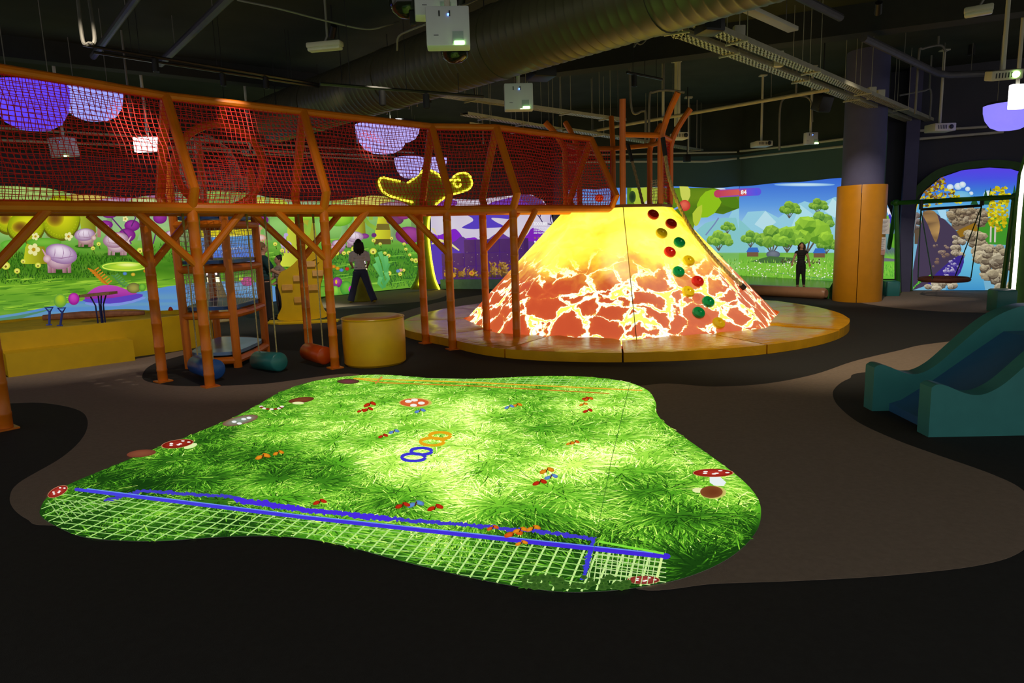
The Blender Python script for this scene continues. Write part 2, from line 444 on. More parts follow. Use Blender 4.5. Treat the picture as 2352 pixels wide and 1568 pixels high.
# streaks of light and dark in the meadow
for _ in range(170):
    x, y = random.uniform(-120, 420), random.uniform(640, 712)
    if y < fbot(x) - 30: P.line([(x, y), (x + 20, y - 1.5), (x + random.uniform(30, 60), y - 4)], [1, random.uniform(1.5, 4), 1], random.choice([(140, 196, 52), (84, 144, 36), (160, 206, 60), (76, 132, 34)]))
for _ in range(120):
    x, y = random.uniform(440, 958), random.uniform(545, 660)
    P.line([(x, y), (x + 14, y - 1), (x + random.uniform(20, 40), y - 3)], [1, random.uniform(1.5, 3.5), 1], random.choice([(120, 190, 60), (60, 124, 40), (150, 206, 70), (52, 110, 40)]))
for x, wd_, c in [(112, 12, (150, 176, 110)), (250, 14, (140, 172, 120)), (330, 16, (150, 186, 130)), (420, 14, (150, 180, 120)), (540, 16, (150, 190, 120)), (612, 12, (140, 180, 110)), (790, 14, (140, 190, 120)), (900, 12, (140, 176, 120)), (950, 16, (120, 150, 90))]:
    P.poly([(x - wd_ * .4, 450), (x + wd_ * .4, 450), (x + wd_ * .5, 530), (x + wd_, 552), (x - wd_, 552), (x - wd_ * .5, 530)], lambda px, py, c=c, x=x: mix(c, (96, 126, 70), .5 if px > x else 0))
for x, y, rx, ry, c in [(330, 470, 40, 18, (176, 200, 120)), (430, 474, 46, 16, (190, 206, 110)), (545, 480, 44, 16, (150, 206, 90)), (250, 470, 36, 14, (176, 130, 176)), (790, 478, 40, 14, (160, 214, 100)), (900, 476, 36, 12, (150, 110, 150))]:
    P.ell(x, y, rx, ry, mix(c, (255, 255, 230), .3), mix(c, (60, 80, 40), .2), hy=-.4)
# tree trunks
def trunk(p, c):
    P.poly(p, lambda x, y: mix(c, mix(c, (90, 70, 10), .65), (x - min(q[0] for q in p)) / (max(q[0] for q in p) - min(q[0] for q in p))))
trunk([(60, 545), (95, 545), (112, 606), (52, 606)], (196, 206, 40))
trunk([(176, 480), (216, 480), (220, 545), (190, 548)], (176, 196, 50))
trunk([(662, 480), (716, 480), (728, 560), (752, 612), (640, 612), (656, 560)], (214, 226, 70))
trunk([(815, 470), (834, 470), (838, 537), (808, 537)], (206, 214, 60))
P.poly([(867, 497), (888, 497), (895, 530), (896, 561), (858, 561), (860, 530)], lambda x, y: (218, 222, 52) if x < 872 else (184, 176, 40))
P.poly([(864, 514), (891, 514), (894, 528), (861, 528)], (120, 108, 44)); P.poly([(860, 549), (896, 549), (896, 561), (859, 561)], (100, 88, 40))
for pts in ([(640, 480), (700, 520), (705, 540)], [(740, 480), (712, 505), (705, 540)], [(828, 490), (845, 515), (862, 525)], [(850, 480), (850, 505)]):
    P.line(pts, 9, (126, 168, 60), (150, 190, 60))
P.ell(690, 488, 52, 18, (176, 222, 70), (130, 190, 50)); P.ell(775, 500, 34, 20, (166, 220, 60), (100, 170, 40)); P.ell(880, 491, 22, 10, (214, 230, 90), (170, 200, 50))
# big yellow mushroom caps
def cap(cx, cy, rx, ry, rot=0):
    P.ell(cx, cy + 6, rx * 1.03, ry, (118, 112, 18), (96, 96, 20), rot)
    P.ell(cx, cy, rx, ry, (222, 220, 30), (140, 158, 14), rot, .15, -.35, n=30, sub=6)
    P.ell(cx - rx * .30, cy + ry * .05, rx * .48, ry * .42, (120, 78, 26), (196, 190, 24), rot, n=24, sub=5)
    for k in range(16):
        a = .25 + 2.6 * k / 15; P.line([(cx + rx * .82 * math.cos(a), cy + ry * .82 * math.sin(a)), (cx + rx * .98 * math.cos(a + .05), cy + ry * .98 * math.sin(a + .05))], 2.2, (190, 200, 30), (120, 130, 16))
cap(20, 500, 34, 34); cap(138, 498, 44, 50); cap(58, 520, 42, 34)
P.ell(100, 556, 40, 10, (124, 190, 60), (90, 160, 40)); P.ell(30, 562, 30, 12, (126, 200, 70), (90, 170, 50))
# purple fruit
for cx, cy, rx, ry in [(240, 516, 18, 10), (302, 518, 18, 13), (290, 540, 20, 16), (366, 500, 16, 14), (250, 492, 18, 9), (595, 505, 20, 12), (560, 520, 14, 10)]:
    P.ell(cx, cy, rx, ry, (160, 56, 160), (112, 28, 118), hx=-.2, hy=-.4)
P.ell(936, 540, 30, 20, (164, 70, 150), (122, 44, 118), hx=.2, hy=-.5); P.ell(905, 505, 20, 12, (126, 66, 110), (96, 52, 88)); P.ell(925, 492, 18, 12, (160, 60, 136), (128, 48, 110))
P.ell(835, 542, 11, 6, (150, 70, 150), (116, 50, 124)); P.ell(857, 540, 6, 5, (110, 50, 120))
for pts in ([(255, 500), (290, 540), (300, 560)], [(300, 520), (310, 500), (300, 485)], [(360, 520), (350, 560)]):
    P.line(pts, 3, (96, 44, 110))
# shell-backed animals
def beast(cx, cy, s, c=(206, 160, 172), shell=(208, 176, 206), mirror=1, rot=0.25):
    m = mirror; dk = mix(c, (96, 40, 50), .6)
    P.ell(cx + 2 * s * m, cy + 27 * s, 34 * s, 7 * s, (40, 84, 18), (64, 122, 26), sub=4)
    for lx, w0 in ((20, 4), (-12, 5), (10, 5), (-20, 5)):
        P.poly([(cx + (lx - w0) * s * m, cy + 2 * s), (cx + (lx + w0) * s * m, cy + 2 * s), (cx + (lx + w0 * .6 + 2) * s * m, cy + 29 * s), (cx + (lx - w0 * .7) * s * m, cy + 29 * s)], [mix(c, (255, 250, 250), .25), mix(c, dk, .4), dk, mix(c, dk, .5)])
    P.ell(cx, cy + 6 * s, 26 * s, 16 * s, mix(c, (255, 255, 255), .35), mix(c, (110, 60, 90), .5), 0, -.2, -.4, sub=5)
    P.ell(cx + 4 * s * m, cy - 10 * s, 33 * s, 20 * s, (240, 226, 238), mix(shell, (110, 60, 120), .62), rot * m, -.12, -.5, n=26, sub=6)
    for q in (-.5, .1, .6): P.line([(cx + (4 + 26 * q) * s * m, cy - 24 * s + 6 * s * abs(q)), (cx + (6 + 30 * q) * s * m, cy - 12 * s), (cx + (2 + 28 * q) * s * m, cy + 1 * s)], [.6, 1.6 * s, .6], mix(shell, (110, 60, 110), .45))
    P.line([(cx - 26 * s, cy - 3 * s), (cx + 5 * s, cy - 1 * s), (cx + 32 * s, cy - 6 * s)], [.8, 2.2 * s, .8], mix(shell, (110, 60, 110), .5))
    P.ell(cx - 25 * s * m, cy + 0 * s, 8 * s, 8 * s, mix(c, (255, 255, 255), .4), mix(c, dk, .3))
    P.line([(cx - 27 * s * m, cy - 6 * s), (cx - 34 * s * m, cy - 18 * s), (cx - 36 * s * m, cy - 20 * s)], [4 * s, 2.5 * s, 1], c)
beast(135, 594, 1.12); beast(196, 546, .72, (206, 166, 150), (210, 190, 190), -1, .1); beast(268, 560, .9, (220, 190, 190), (226, 190, 150), -1, .1)
beast(392, 545, .5, (206, 170, 190), (190, 150, 150)); beast(775, 567, .52, (190, 120, 150), (214, 180, 180)); beast(810, 550, .62, (206, 176, 196), (226, 214, 196), 1, 0)
P.line([(212, 500), (226, 520), (226, 545)], 8, (196, 150, 140), (180, 120, 110))
for cx, cy, c in [(596, 530, (210, 150, 110)), (655, 545, (190, 170, 214))]:
    P.ell(cx, cy + 16, 13, 8, (226, 206, 200), c); P.line([(cx - 4, cy + 14), (cx - 2, cy - 4)], 6, c)
    for q in (-9, -3, 5, 10): P.line([(cx + q, cy + 20), (cx + q, cy + 36)], 3, c, (140, 80, 120))
    P.ell(cx, cy - 6, 5, 4, c)
# bright ring, dandelions, flowers
P.ell(284, 612, 56, 12, (200, 230, 60), (96, 166, 44), sub=6); P.line([(284 + 50 * math.cos(a * .2), 612 + 9 * math.sin(a * .2)) for a in range(33)], 2.4, (226, 244, 90)); P.ell(292, 608, 28, 5, (246, 250, 150), (180, 220, 60), sub=5)
def dandelion(x, y, r):
    P.line([(x, y), (x + r * .7, y + r * 2.4)], 1.6, (60, 80, 20)); P.ell(x, y, r, r * .9, (246, 240, 130), (196, 206, 40)); P.ell(x, y + r * .2, r * .28, r * .28, (120, 100, 20))
for x, y, r in [(12, 610, 10), (52, 600, 6), (38, 622, 7), (86, 609, 7), (320, 575, 7), (318, 585, 5), (212, 570, 5), (225, 560, 5), (600, 575, 5), (646, 575, 5), (630, 560, 5), (771, 581, 6), (788, 581, 5), (799, 580, 5), (811, 582, 4), (812, 572, 8), (855, 577, 8), (890, 587, 5), (882, 581, 4), (856, 552, 5), (871, 560, 4), (897, 547, 4), (926, 560, 4), (939, 585, 4), (944, 596, 4), (953, 598, 6), (891, 627, 6), (917, 629, 5), (925, 620, 4), (930, 542 + 30, 4)]:
    dandelion(x, y, r)
def flower(x, y, r, c=(236, 232, 160)):
    for k in range(5): P.ell(x + r * .7 * math.cos(k * 1.257), y + r * .7 * math.sin(k * 1.257), r * .45, r * .45, c, n=8, sub=1)
    P.ell(x, y, r * .35, r * .35, (190, 150, 30), n=8, sub=1)
for x, y, r in [(76, 573, 13), (80, 543, 8), (156, 543, 9), (245, 523, 5), (286, 503, 6), (675, 520, 9), (765, 490, 6)]: flower(x, y, r)
for x, y, c in [(764, 612, (230, 150, 40)), (773, 616, (240, 170, 30)), (782, 620, (90, 150, 230)), (795, 617, (214, 60, 40)), (285, 628, (90, 150, 220)), (304, 630, (236, 200, 60)), (918, 620, (236, 180, 160)), (912, 622, (110, 160, 220)), (332, 622, (214, 140, 30))]:
    P.ell(x, y, 5, 4, c, mix(c, (60, 40, 10), .3), n=10, sub=1)
# pond
P.poly([(-260, 790), (-260, 748), (0, 724), (110, 704), (160, 695), (250, 682), (330, 668), (400, 655), (500, 646), (600, 650), (650, 668), (655, 692), (400, 716), (0, 757)], lambda x, y: mix((104, 156, 190), (84, 136, 210), nz(x, y, .02) + .4), 4)
P.poly([(-260, 760), (0, 730), (120, 708), (60, 726), (0, 740)], (84, 138, 110), 4)
P.poly([(440, 652), (500, 650), (560, 652), (620, 660), (560, 668), (480, 664)], (120, 170, 214), 4)
# rocks and round fruit at the water
P.poly([(194, 686), (203, 670), (222, 658), (245, 654), (268, 657), (292, 666), (316, 675), (318, 680), (256, 688)], lambda x, y: ramp(y, [(654, (190, 80, 176)), (672, (176, 62, 166)), (688, (140, 40, 150))]), 3); P.poly([(194, 686), (256, 684), (316, 674), (326, 680), (300, 690), (250, 697), (196, 693)], (96, 66, 190), 2); P.poly([(196, 694), (250, 697), (300, 690), (326, 681), (330, 686), (270, 702), (205, 701)], (126, 150, 224), 2)
P.ell(305, 661, 16, 12, (166, 160, 76), (96, 100, 50)); P.ell(325, 660, 8, 9, (130, 196, 60), (70, 140, 50), hy=-.4)
P.ell(137, 690, 15, 16, (176, 206, 40), (86, 150, 60), hy=-.5); P.ell(168, 686, 13, 14, (206, 70, 186), (140, 20, 130), hx=-.2, hy=-.5)
P.ell(566, 646, 15, 11, (214, 86, 150), (170, 60, 150), hy=-.4); P.ell(551, 640, 5, 4, (214, 206, 60))
P.ell(772, 648, 12, 12, (170, 70, 160), (110, 30, 110), hy=-.4); P.ell(770, 647, 2.5, 5, (226, 196, 40)); P.ell(793, 662, 14, 17, (110, 190, 60), (60, 140, 50), hy=-.5); P.ell(768, 668, 9, 12, (150, 214, 70), (90, 170, 60), hy=-.5); P.ell(805, 664, 7, 8, (196, 40, 186))
# fern sprigs
for k in range(7):
    P.line([(214 + k * 5, 622 + k * 5), (204 + k * 5 - 4, 616 + k * 5)], 3, (206, 126, 30)); P.line([(214 + k * 5, 622 + k * 5), (222 + k * 5 + 3, 614 + k * 5)], 3, (214, 140, 40))
    P.line([(262 + k * 4, 634 + k * 4), (254 + k * 4, 632 + k * 4)], 3, (80, 136, 70)); P.line([(262 + k * 4, 634 + k * 4), (270 + k * 4, 628 + k * 4)], 3, (90, 150, 80))
P.line([(214, 620), (246, 654)], 3, (190, 110, 24))
# fingered green plant by the walking woman
for pts in ([(882, 660), (872, 630), (858, 605)], [(880, 650), (870, 612), (862, 590)], [(885, 640), (878, 600), (870, 578)], [(888, 640), (886, 610), (884, 588)], [(880, 655), (890, 640), (884, 625)], [(878, 662), (868, 650), (872, 636)], [(884, 625), (892, 605)]):
    P.line(pts, [5, 8, 10], (74, 160, 84), (110, 196, 110)) if len(pts) == 3 else P.line(pts, 5, (84, 170, 90))
# instruction board inside the picture
P.poly([(444, 503), (592, 503), (592, 536), (560, 541), (500, 543), (444, 546)], (222, 206, 30)); P.line([(444, 546), (500, 543), (560, 541), (592, 536)], 2, (244, 240, 160))
P.poly([(446, 547), (500, 544), (560, 542), (590, 538), (590, 612), (450, 612)], lambda x, y: ramp(y, [(540, (86, 158, 220)), (575, (80, 120, 224)), (612, (84, 96, 220))]))
P.text('Come in the game by', 466, 574, 6.5, (214, 226, 250), -.02, .01, width=90); P.text('and send it to the Magic Forest', 457, 605, 6.5, (214, 226, 250), -.03, .01, width=126)
for cx, cy, t in [(509, 556, '1'), (512, 585, '2')]:
    P.line([(cx + 6 * math.cos(a * .4), cy + 6 * math.sin(a * .4)) for a in range(17)], 1, (206, 220, 246)); P.text(t, cx - 1.5, cy + 3, 5, (206, 220, 246))
P.build('projected_picture', pic_mat('forest_projection', 0.92), scr)

# ---- purple picture on the back wall
ptop = interp([(985, 458), (1010, 455), (1090, 459), (1150, 452), (1190, 447), (1215, 446), (1245, 458), (1262, 480), (1271, 510)])
pbot = lambda x: 652
px_ = frange(990, 1270, 6)
scr, surf = screen('projection_screen', 'violet hills picture projected behind the stacked cubes', LW1, PW1, px_, ptop, pbot)
P = Pic(surf, eps=6e-5, clip=lambda x, y: (max(990, min(x, 1270)), min(max(y, ptop(x)), pbot(x))))
P.field(px_, ptop, pbot, 12, lambda x, y: mix((206, 194, 222), (222, 214, 226), nz(x, y, .02) + .5))
P.poly([(990, 470), (1020, 458), (1050, 462), (1040, 476), (990, 488)], (120, 60, 170), 3); P.poly([(1120, 470), (1180, 452), (1215, 448), (1240, 470), (1200, 478)], (110, 60, 180), 3); P.poly([(1185, 448), (1230, 450), (1262, 480), (1230, 476)], (84, 64, 130), 3)
P.poly([(1072, 490), (1084, 500), (1086, 508), (1064, 520), (1064, 524), (1090, 526), (1110, 524), (1150, 522), (1156, 518), (1140, 510), (1130, 500), (1180, 503), (1182, 488), (1120, 478)], (90, 66, 192), 3)
for pts, c in [([(985, 545), (1010, 540), (1040, 526), (1052, 530), (1066, 550), (1070, 565), (990, 660)], (132, 40, 200)), ([(1060, 560), (1080, 546), (1100, 556), (1100, 640), (1060, 640)], (132, 40, 196)),
               ([(1180, 570), (1210, 540), (1222, 524), (1240, 528), (1290, 560), (1290, 640), (1180, 640)], (128, 38, 186)),
               ([(985, 570), (1040, 556), (1060, 543), (1080, 553), (1110, 556), (1145, 534), (1170, 545), (1200, 552), (1240, 555), (1280, 552), (1280, 655), (985, 655)], (102, 60, 146))]:
    P.poly(pts, c, 4)
P.poly([(990, 555), (1020, 570), (1060, 580), (1060, 655), (990, 655)], (92, 62, 178), 3)
P.line([(992, 560), (1010, 552), (1030, 556), (1055, 575)], [3, 7, 6, 3], (232, 226, 150)); P.poly([(990, 523), (998, 524), (1006, 544)], (226, 214, 160))
for pts in ([(1234, 492), (1240, 500), (1246, 510)], [(1240, 500), (1242, 490)], [(1266, 490), (1264, 505), (1272, 520)], [(1258, 514), (1272, 516)]): P.line(pts, 2.2, (66, 44, 92))
P.text('ZOOCUBES', 1226, 517, 6.5, (252, 252, 255), 0, .03, width=31)
for i, t in enumerate(['BUILD UP THE FIGURE', 'STEP BACK THREE STEPS', 'AND YOU WILL SEE THE']): P.text(t, 1226, 525 + i * 5.8, 3.8, (244, 244, 255), 0, .02, width=(36, 41, 39)[i])
for cx in (1229, 1237, 1248): P.poly([(cx - 2, 544), (cx + 2, 544), (cx + 2, 548), (cx - 2, 548)], (150, 90, 120))
P.poly([(1227, 553), (1231, 553), (1231, 557), (1227, 557)], (240, 240, 255)); P.poly([(1235, 553), (1237, 553), (1237, 550), (1240, 550), (1240, 557), (1235, 557)], (240, 240, 255))
P.build('projected_picture', pic_mat('violet_projection', 0.9), scr)

# ---- meadow game picture on the right walls (two boards meeting in the corner)
def meadow(P, xs, top, bot, left):
    def col(x, y):
        c = ramp(y, [(405, (56, 104, 214)), (470, (96, 156, 228)), (530, (168, 212, 236)), (572, (176, 220, 214)), (580, (112, 180, 66)), (610, (126, 196, 60)), (640, (120, 190, 56)), (648, (70, 140, 62)), (672, (80, 150, 80))])
        if left: c = mix(c, (150, 196, 226), .18)
        return mix(c, (214, 240, 130), .3 * nz(x, y * 2, .04, 1)) if y > 578 else c
    P.field(xs, top, bot, 30, col)
    for pts, c in [([(1640, 560), (1690, 520), (1720, 486), (1760, 484), (1790, 500), (1830, 470), (1850, 462), (1880, 470), (1920, 452), (1940, 456), (1940, 580), (1640, 580)], (150, 208, 228)),
                   ([(1560, 560), (1620, 512), (1660, 500), (1690, 500), (1730, 530), (1760, 560), (1760, 580), (1560, 580)], (136, 202, 206)),
                   ([(1840, 470), (1870, 492), (1860, 520), (1820, 520)], (176, 226, 236)), ([(1760, 484), (1785, 510), (1760, 530), (1735, 515)], (186, 226, 238)), ([(1915, 455), (1940, 480), (1920, 500), (1896, 485)], (190, 230, 240)),
                   ([(1440, 580), (1500, 530), (1560, 520), (1620, 560), (1640, 580)], (130, 196, 196))]: P.poly(pts, c)
    P.ell(1850, 424, 70, 4, (206, 232, 246), (120, 176, 232)); P.ell(1640, 434, 26, 3, (206, 226, 240)); P.ell(1480, 450, 50, 8, (196, 220, 240), (120, 170, 230))
    def lowtree(cx, cy, s, c, th=1):
        for k in range(4 if th else 0): P.line([(cx, cy + 46 * s), (cx + (k - 1.5) * 12 * s, cy + 18 * s)], 3.5 * s, (92, 84, 70))
        for dx, dy, r in [(-26, 6, 22), (22, 0, 30), (-2, -14, 24), (40, 14, 18), (-10, 12, 20)]:
            P.facet(cx + dx * s, cy + dy * s, r * s, r * .85 * s, c)
    for a in [(1775, 545, .85, (98, 160, 50)), (1726, 545, .5, (90, 160, 60)), (1880, 470, .45, (90, 150, 50)), (1815, 478, .5, (94, 156, 46)), (1885, 505, .6, (92, 160, 60)), (1650, 548, .6, (110, 176, 60)), (1670, 520, .35, (100, 166, 60)), (1900, 560, .5, (84, 150, 50)), (1855, 532, 1.1, (126, 196, 40)), (1810, 545, .75, (112, 184, 48)), (1640, 590, .4, (84, 150, 90))]:
        lowtree(*a)
    for x, y in [(1732, 582), (1885, 584)]:
        P.poly([(x - 16, y - 3), (x - 10, y - 14), (x + 10, y - 14), (x + 14, y - 3)], (58, 112, 196)); P.poly([(x - 14, y - 3), (x + 12, y - 3), (x + 12, y + 7), (x - 14, y + 7)], (120, 90, 66))
    P.ell(1778, 584, 16, 9, (120, 128, 140), (84, 92, 110), hy=-.4); P.poly([(1725, 600), (1770, 588), (1830, 592), (1860, 604), (1760, 604)], (74, 112, 60))
    for x in range(1800, 1885, 14): P.line([(x, 594), (x, 606)], 3, (74, 70, 50))
    P.line([(1796, 600), (1882, 602)], 3, (80, 74, 54))
    P.blades([(1420, 650), (1420, 600), (1940, 596), (1940, 646)], 900, 4, 9, [(120, 196, 50), (170, 224, 80), (90, 160, 40), (196, 236, 110)], 2)
    for _ in range(110): P.ell(random.uniform(1690, 1935), random.uniform(598, 640), 1.6, 1.3, (236, 240, 220), n=6, sub=1)
    P.poly([(1420, 642), (1940, 644), (1940, 672), (1420, 672)], lambda x, y: mix((70, 140, 66), (96, 166, 90), nz(x, y, .05) + .5))
    P.blades([(1420, 668), (1420, 644), (1940, 644), (1940, 668)], 260, 2, 5, [(60, 126, 60), (110, 180, 100)], 3, 3)
    # apple tree on the left
    P.poly([(1440, 425), (1640, 425), (1700, 446), (1697, 478), (1660, 492), (1620, 486), (1598, 505), (1590, 530), (1575, 522), (1560, 500), (1520, 470), (1440, 470)], lambda x, y: mix((66, 108, 22), (128, 156, 30), nz(x, y, .03, 5) + .5))
    for pts, c in [([(1600, 470), (1620, 440), (1650, 436), (1660, 455), (1640, 490), (1610, 500)], (146, 196, 30)), ([(1650, 440), (1688, 448), (1697, 478), (1660, 470)], (84, 130, 24)), ([(1560, 425), (1580, 425), (1585, 450), (1570, 470)], (206, 214, 90)), ([(1590, 490), (1612, 470), (1608, 505), (1596, 520)], (186, 206, 60)), ([(1450, 432), (1520, 430), (1510, 470), (1460, 474)], (176, 196, 60))]: P.poly(pts, c, 2)
    P.ell(1572, 472, 13, 13, (232, 110, 84), (196, 50, 44), hx=-.2, hy=-.3); P.ell(1376, 455, 10, 9, (226, 80, 40), (180, 40, 30)); P.line([(1545, 482), (1562, 474)], 4, (120, 160, 226))
    P.ell(1452, 452, 8, 14, (34, 50, 30), (60, 86, 40)); P.ell(1490, 468, 10, 9, (236, 232, 214), (190, 190, 170))
    P.line([(1620, 540), (1640, 515), (1650, 500)], 3, (120, 140, 186))
    # score bar
    P.line([(1648, 445), (1695, 442), (1742, 440)], 18, (176, 70, 150), (96, 86, 226)); P.ell(1648, 445, 9, 9, (190, 60, 100)); P.ell(1742, 440, 9, 9, (96, 86, 226))
    P.line([(1648, 445), (1717, 441.2)], 13, (196, 66, 96), (216, 96, 84)); P.ell(1648, 445, 6.5, 6.5, (196, 66, 96))
    P.line([(1717, 441.2), (1742, 440)], 13, (120, 80, 220), (84, 90, 230)); P.text('84', 1704, 446, 9.5, (250, 250, 250), -.05, .02)
rtop = interp([(1295, 436), (1440, 431), (1560, 428), (1640, 432), (1697, 428), (1810, 419), (1950, 408)])
rbot = lambda x: 662
xs1 = frange(1297, 1697, 10)
scr, surf = screen('projection_screen', 'apple tree meadow picture projected behind the volcano', RW0, RWC, xs1, rtop, lambda x: 640)
P = Pic(surf, eps=2.5e-5, clip=lambda x, y: (min(max(x, 1297), 1697), min(max(y, rtop(x)), 640)))
meadow(P, xs1, rtop, lambda x: 640, True)
P.build('projected_picture', pic_mat('meadow_projection_a', 0.92), scr)
xs2 = frange(1697, 1948, 10)
rbot2 = interp([(1697, 632), (1948, 647)])
rbot2 = lambda x: 632 + (x - 1697) * 13 / 220
scr, surf = screen('projection_screen', 'low polygon trees and score bar picture projected beside the yellow column', RWC, RWr, xs2, rtop, rbot2)
P = Pic(surf, eps=2.5e-5, clip=lambda x, y: (min(max(x, 1697), 1948), min(max(y, rtop(x)), rbot2(x))))
meadow(P, xs2, rtop, rbot2, False)
P.build('projected_picture', pic_mat('meadow_projection_b', 0.92), scr)

# ---- canyon picture in the right arch
AX0, AX1 = 2096, 2480
def atop(x):
    pts = [(2096, 560), (2105, 470), (2122, 440), (2160, 408), (2210, 391), (2270, 385), (2320, 388), (2352, 398), (2400, 430), (2440, 480), (2480, 560)]
    for (x0, y0), (x1, y1) in zip(pts, pts[1:]):
        if x <= x1: return y0 + (y1 - y0) * (x - x0) / (x1 - x0)
    return 560
abot = lambda x: 666
xa = frange(AX0, AX1, 8)
scr, surf = screen('projection_screen', 'rocky canyon and river picture in the green arch', AWa, AWb, xa, atop, abot)
P = Pic(surf, eps=5e-5, clip=lambda x, y: (min(max(x, AX0), AX1), min(max(y, atop(x)), 666)))
P.field(xa, atop, abot, 24, lambda x, y: ramp(y, [(385, (92, 70, 236)), (410, (76, 84, 232)), (440, (62, 130, 220)), (470, (96, 176, 230)), (500, (120, 180, 210))]))
for cx, cy, r in [(2200, 428, 9), (2210, 424, 8), (2222, 434, 6), (2230, 444, 5), (2182, 430, 8), (2270, 448, 12)]: P.ell(cx, cy, r, r * .9, (236, 240, 246), (170, 210, 236), hy=-.3)
P.ell(2205, 450, 24, 12, (130, 196, 230), (100, 180, 226))
def foliage(cx, cy, rx, ry, n, cols):
    for _ in range(n):
        a, q = random.uniform(0, 2 * PI), random.random() ** .5; c = random.choice(cols)
        P.ell(cx + rx * q * math.cos(a), cy + ry * q * math.sin(a), random.uniform(2, 5), random.uniform(2, 4), c, n=6, sub=1, jag=.3)
AUT = [(196, 176, 30), (150, 104, 34), (120, 84, 40), (214, 196, 50), (96, 70, 36)]
YEL = [(206, 190, 20), (232, 220, 40), (170, 150, 20), (190, 170, 16)]
foliage(2150, 435, 26, 34, 110, AUT); foliage(2122, 452, 20, 26, 60, AUT); foliage(2186, 446, 8, 14, 20, AUT); foliage(2200, 458, 10, 8, 20, YEL)
for x, h in [(2329, 46), (2336, 40), (2263, 36), (2274, 40), (2347, 30), (2237, 20), (2300, 24)]: P.poly([(x - 9, 470), (x, 470 - h), (x + 9, 470)], (36, 84, 46))
P.poly([(2100, 480), (2480, 478), (2480, 560), (2100, 560)], (96, 80, 62)); P.poly([(2240, 505), (2300, 495), (2480, 480), (2480, 570), (2250, 560)], (66, 150, 44))
# rock masses
def rocks(poly, n, r0, r1, c, dark):
    xs = [p[0] for p in poly]; ys = [p[1] for p in poly]; k = 0
    while k < n:
        x, y = random.uniform(min(xs), max(xs)), random.uniform(min(ys), max(ys))
        if inside((x, y), poly):
            k += 1; r = random.uniform(r0, r1); t = random.random()
            P.ell(x + 1, y + 2, r * 1.1, r * .85, mix(c, dark, .8), n=8, sub=1, jag=.2); P.facet(x, y, r * random.uniform(.9, 1.5), r * .8, c, 8, mix(c, dark, .75), mix(c, (255, 250, 232), .35 * t))
TAN, DK = (176, 156, 120), (60, 48, 40)
P.poly([(2185, 480), (2262, 478), (2262, 520), (2185, 530)], (120, 100, 80)); rocks([(2165, 480), (2265, 480), (2262, 512), (2190, 515)], 60, 4, 9, TAN, DK)
P.poly([(2090, 490), (2120, 484), (2150, 490), (2170, 505), (2195, 530), (2205, 560), (2200, 600), (2170, 640), (2090, 668)], (72, 60, 84))
P.poly([(2118, 490), (2135, 483), (2150, 490), (2158, 520), (2150, 555), (2142, 545), (2130, 515)], lambda x, y: mix((190, 150, 90), (110, 84, 60), nz(x, y, .08) + .5), 3); rocks([(2095, 485), (2112, 490), (2112, 520), (2100, 525)], 8, 4, 8, (150, 140, 140), DK)
P.poly([(2152, 482), (2172, 482), (2174, 505), (2160, 500)], (170, 220, 246))
P.poly([(2196, 530), (2240, 510), (2245, 530), (2205, 545)], (150, 110, 30)); P.poly([(2206, 552), (2222, 548), (2250, 600), (2262, 668), (2170, 668), (2205, 610)], lambda x, y: ramp(y, [(550, (150, 206, 236)), (600, (110, 196, 226)), (666, (66, 150, 206))]))
rocks([(2220, 530), (2250, 520), (2262, 560), (2290, 560), (2300, 640), (2262, 640), (2240, 590)], 50, 7, 16, (206, 190, 150), DK); rocks([(2290, 560), (2480, 540), (2480, 668), (2270, 668)], 70, 8, 18, (190, 176, 140), DK); rocks([(2190, 540), (2212, 550), (2208, 590), (2190, 580)], 14, 5, 9, (206, 190, 160), DK)
P.poly([(2130, 650), (2180, 600), (2212, 585), (2205, 625), (2170, 655)], (60, 44, 140), 2); rocks([(2130, 655), (2180, 640), (2200, 665), (2120, 668)], 16, 6, 11, (214, 200, 170), DK); rocks([(2180, 595), (2210, 590), (2200, 620), (2160, 640)], 26, 1.5, 4, (206, 200, 220), (60, 44, 140)); rocks([(2140, 560), (2180, 555), (2190, 570), (2140, 620)], 12, 2, 6, (150, 120, 90), (70, 56, 76))
foliage(2290, 480, 24, 52, 190, YEL); foliage(2305, 450, 12, 20, 40, YEL); foliage(2370, 490, 24, 44, 90, YEL)
for x in (2274, 2284): P.line([(x, 520), (x - 1, 556)], 4, (206, 200, 190))
for k in range(14): P.line([(2090 + k * 2, 664 - k * 1.5), (2110 + k * 2, 644 - k)], 2, (110, 226, 60) if k % 2 else (60, 120, 50))
P.build('projected_picture', pic_mat('canyon_projection', 0.9), scr)
# ---- sliver of the neighbouring arch picture left of the swing
stop = lambda x: 432 + max(0, (x - 2005)) ** 2 * .035
xn = frange(1985, 2054, 4)
scr, surf = screen('projection_screen', 'narrow strip of meadow picture seen just right of the yellow column', AWa, AWb, xn, stop, lambda x: 640)
P = Pic(surf, eps=6e-5, clip=lambda x, y: (min(max(x, 1985), 2054), min(max(y, stop(x)), 640)))
P.field(xn, stop, lambda x: 640, 20, lambda x, y: ramp(y, [(430, (110, 150, 190)), (500, (120, 176, 220)), (545, (110, 150, 150)), (580, (90, 110, 110)), (590, (120, 200, 60)), (640, (110, 190, 60))]))
for p, c in [([(2030, 470), (2042, 462), (2052, 500), (2046, 505)], (236, 240, 250)), ([(2036, 500), (2044, 490), (2054, 512), (2040, 530)], (66, 60, 200)), ([(2020, 500), (2040, 494), (2046, 520), (2030, 540)], (110, 180, 50)), ([(2040, 545), (2054, 536), (2054, 570), (2044, 566)], (100, 170, 50)), ([(2030, 592), (2054, 594), (2054, 600), (2030, 600)], (110, 110, 120))]: P.poly(p, c)
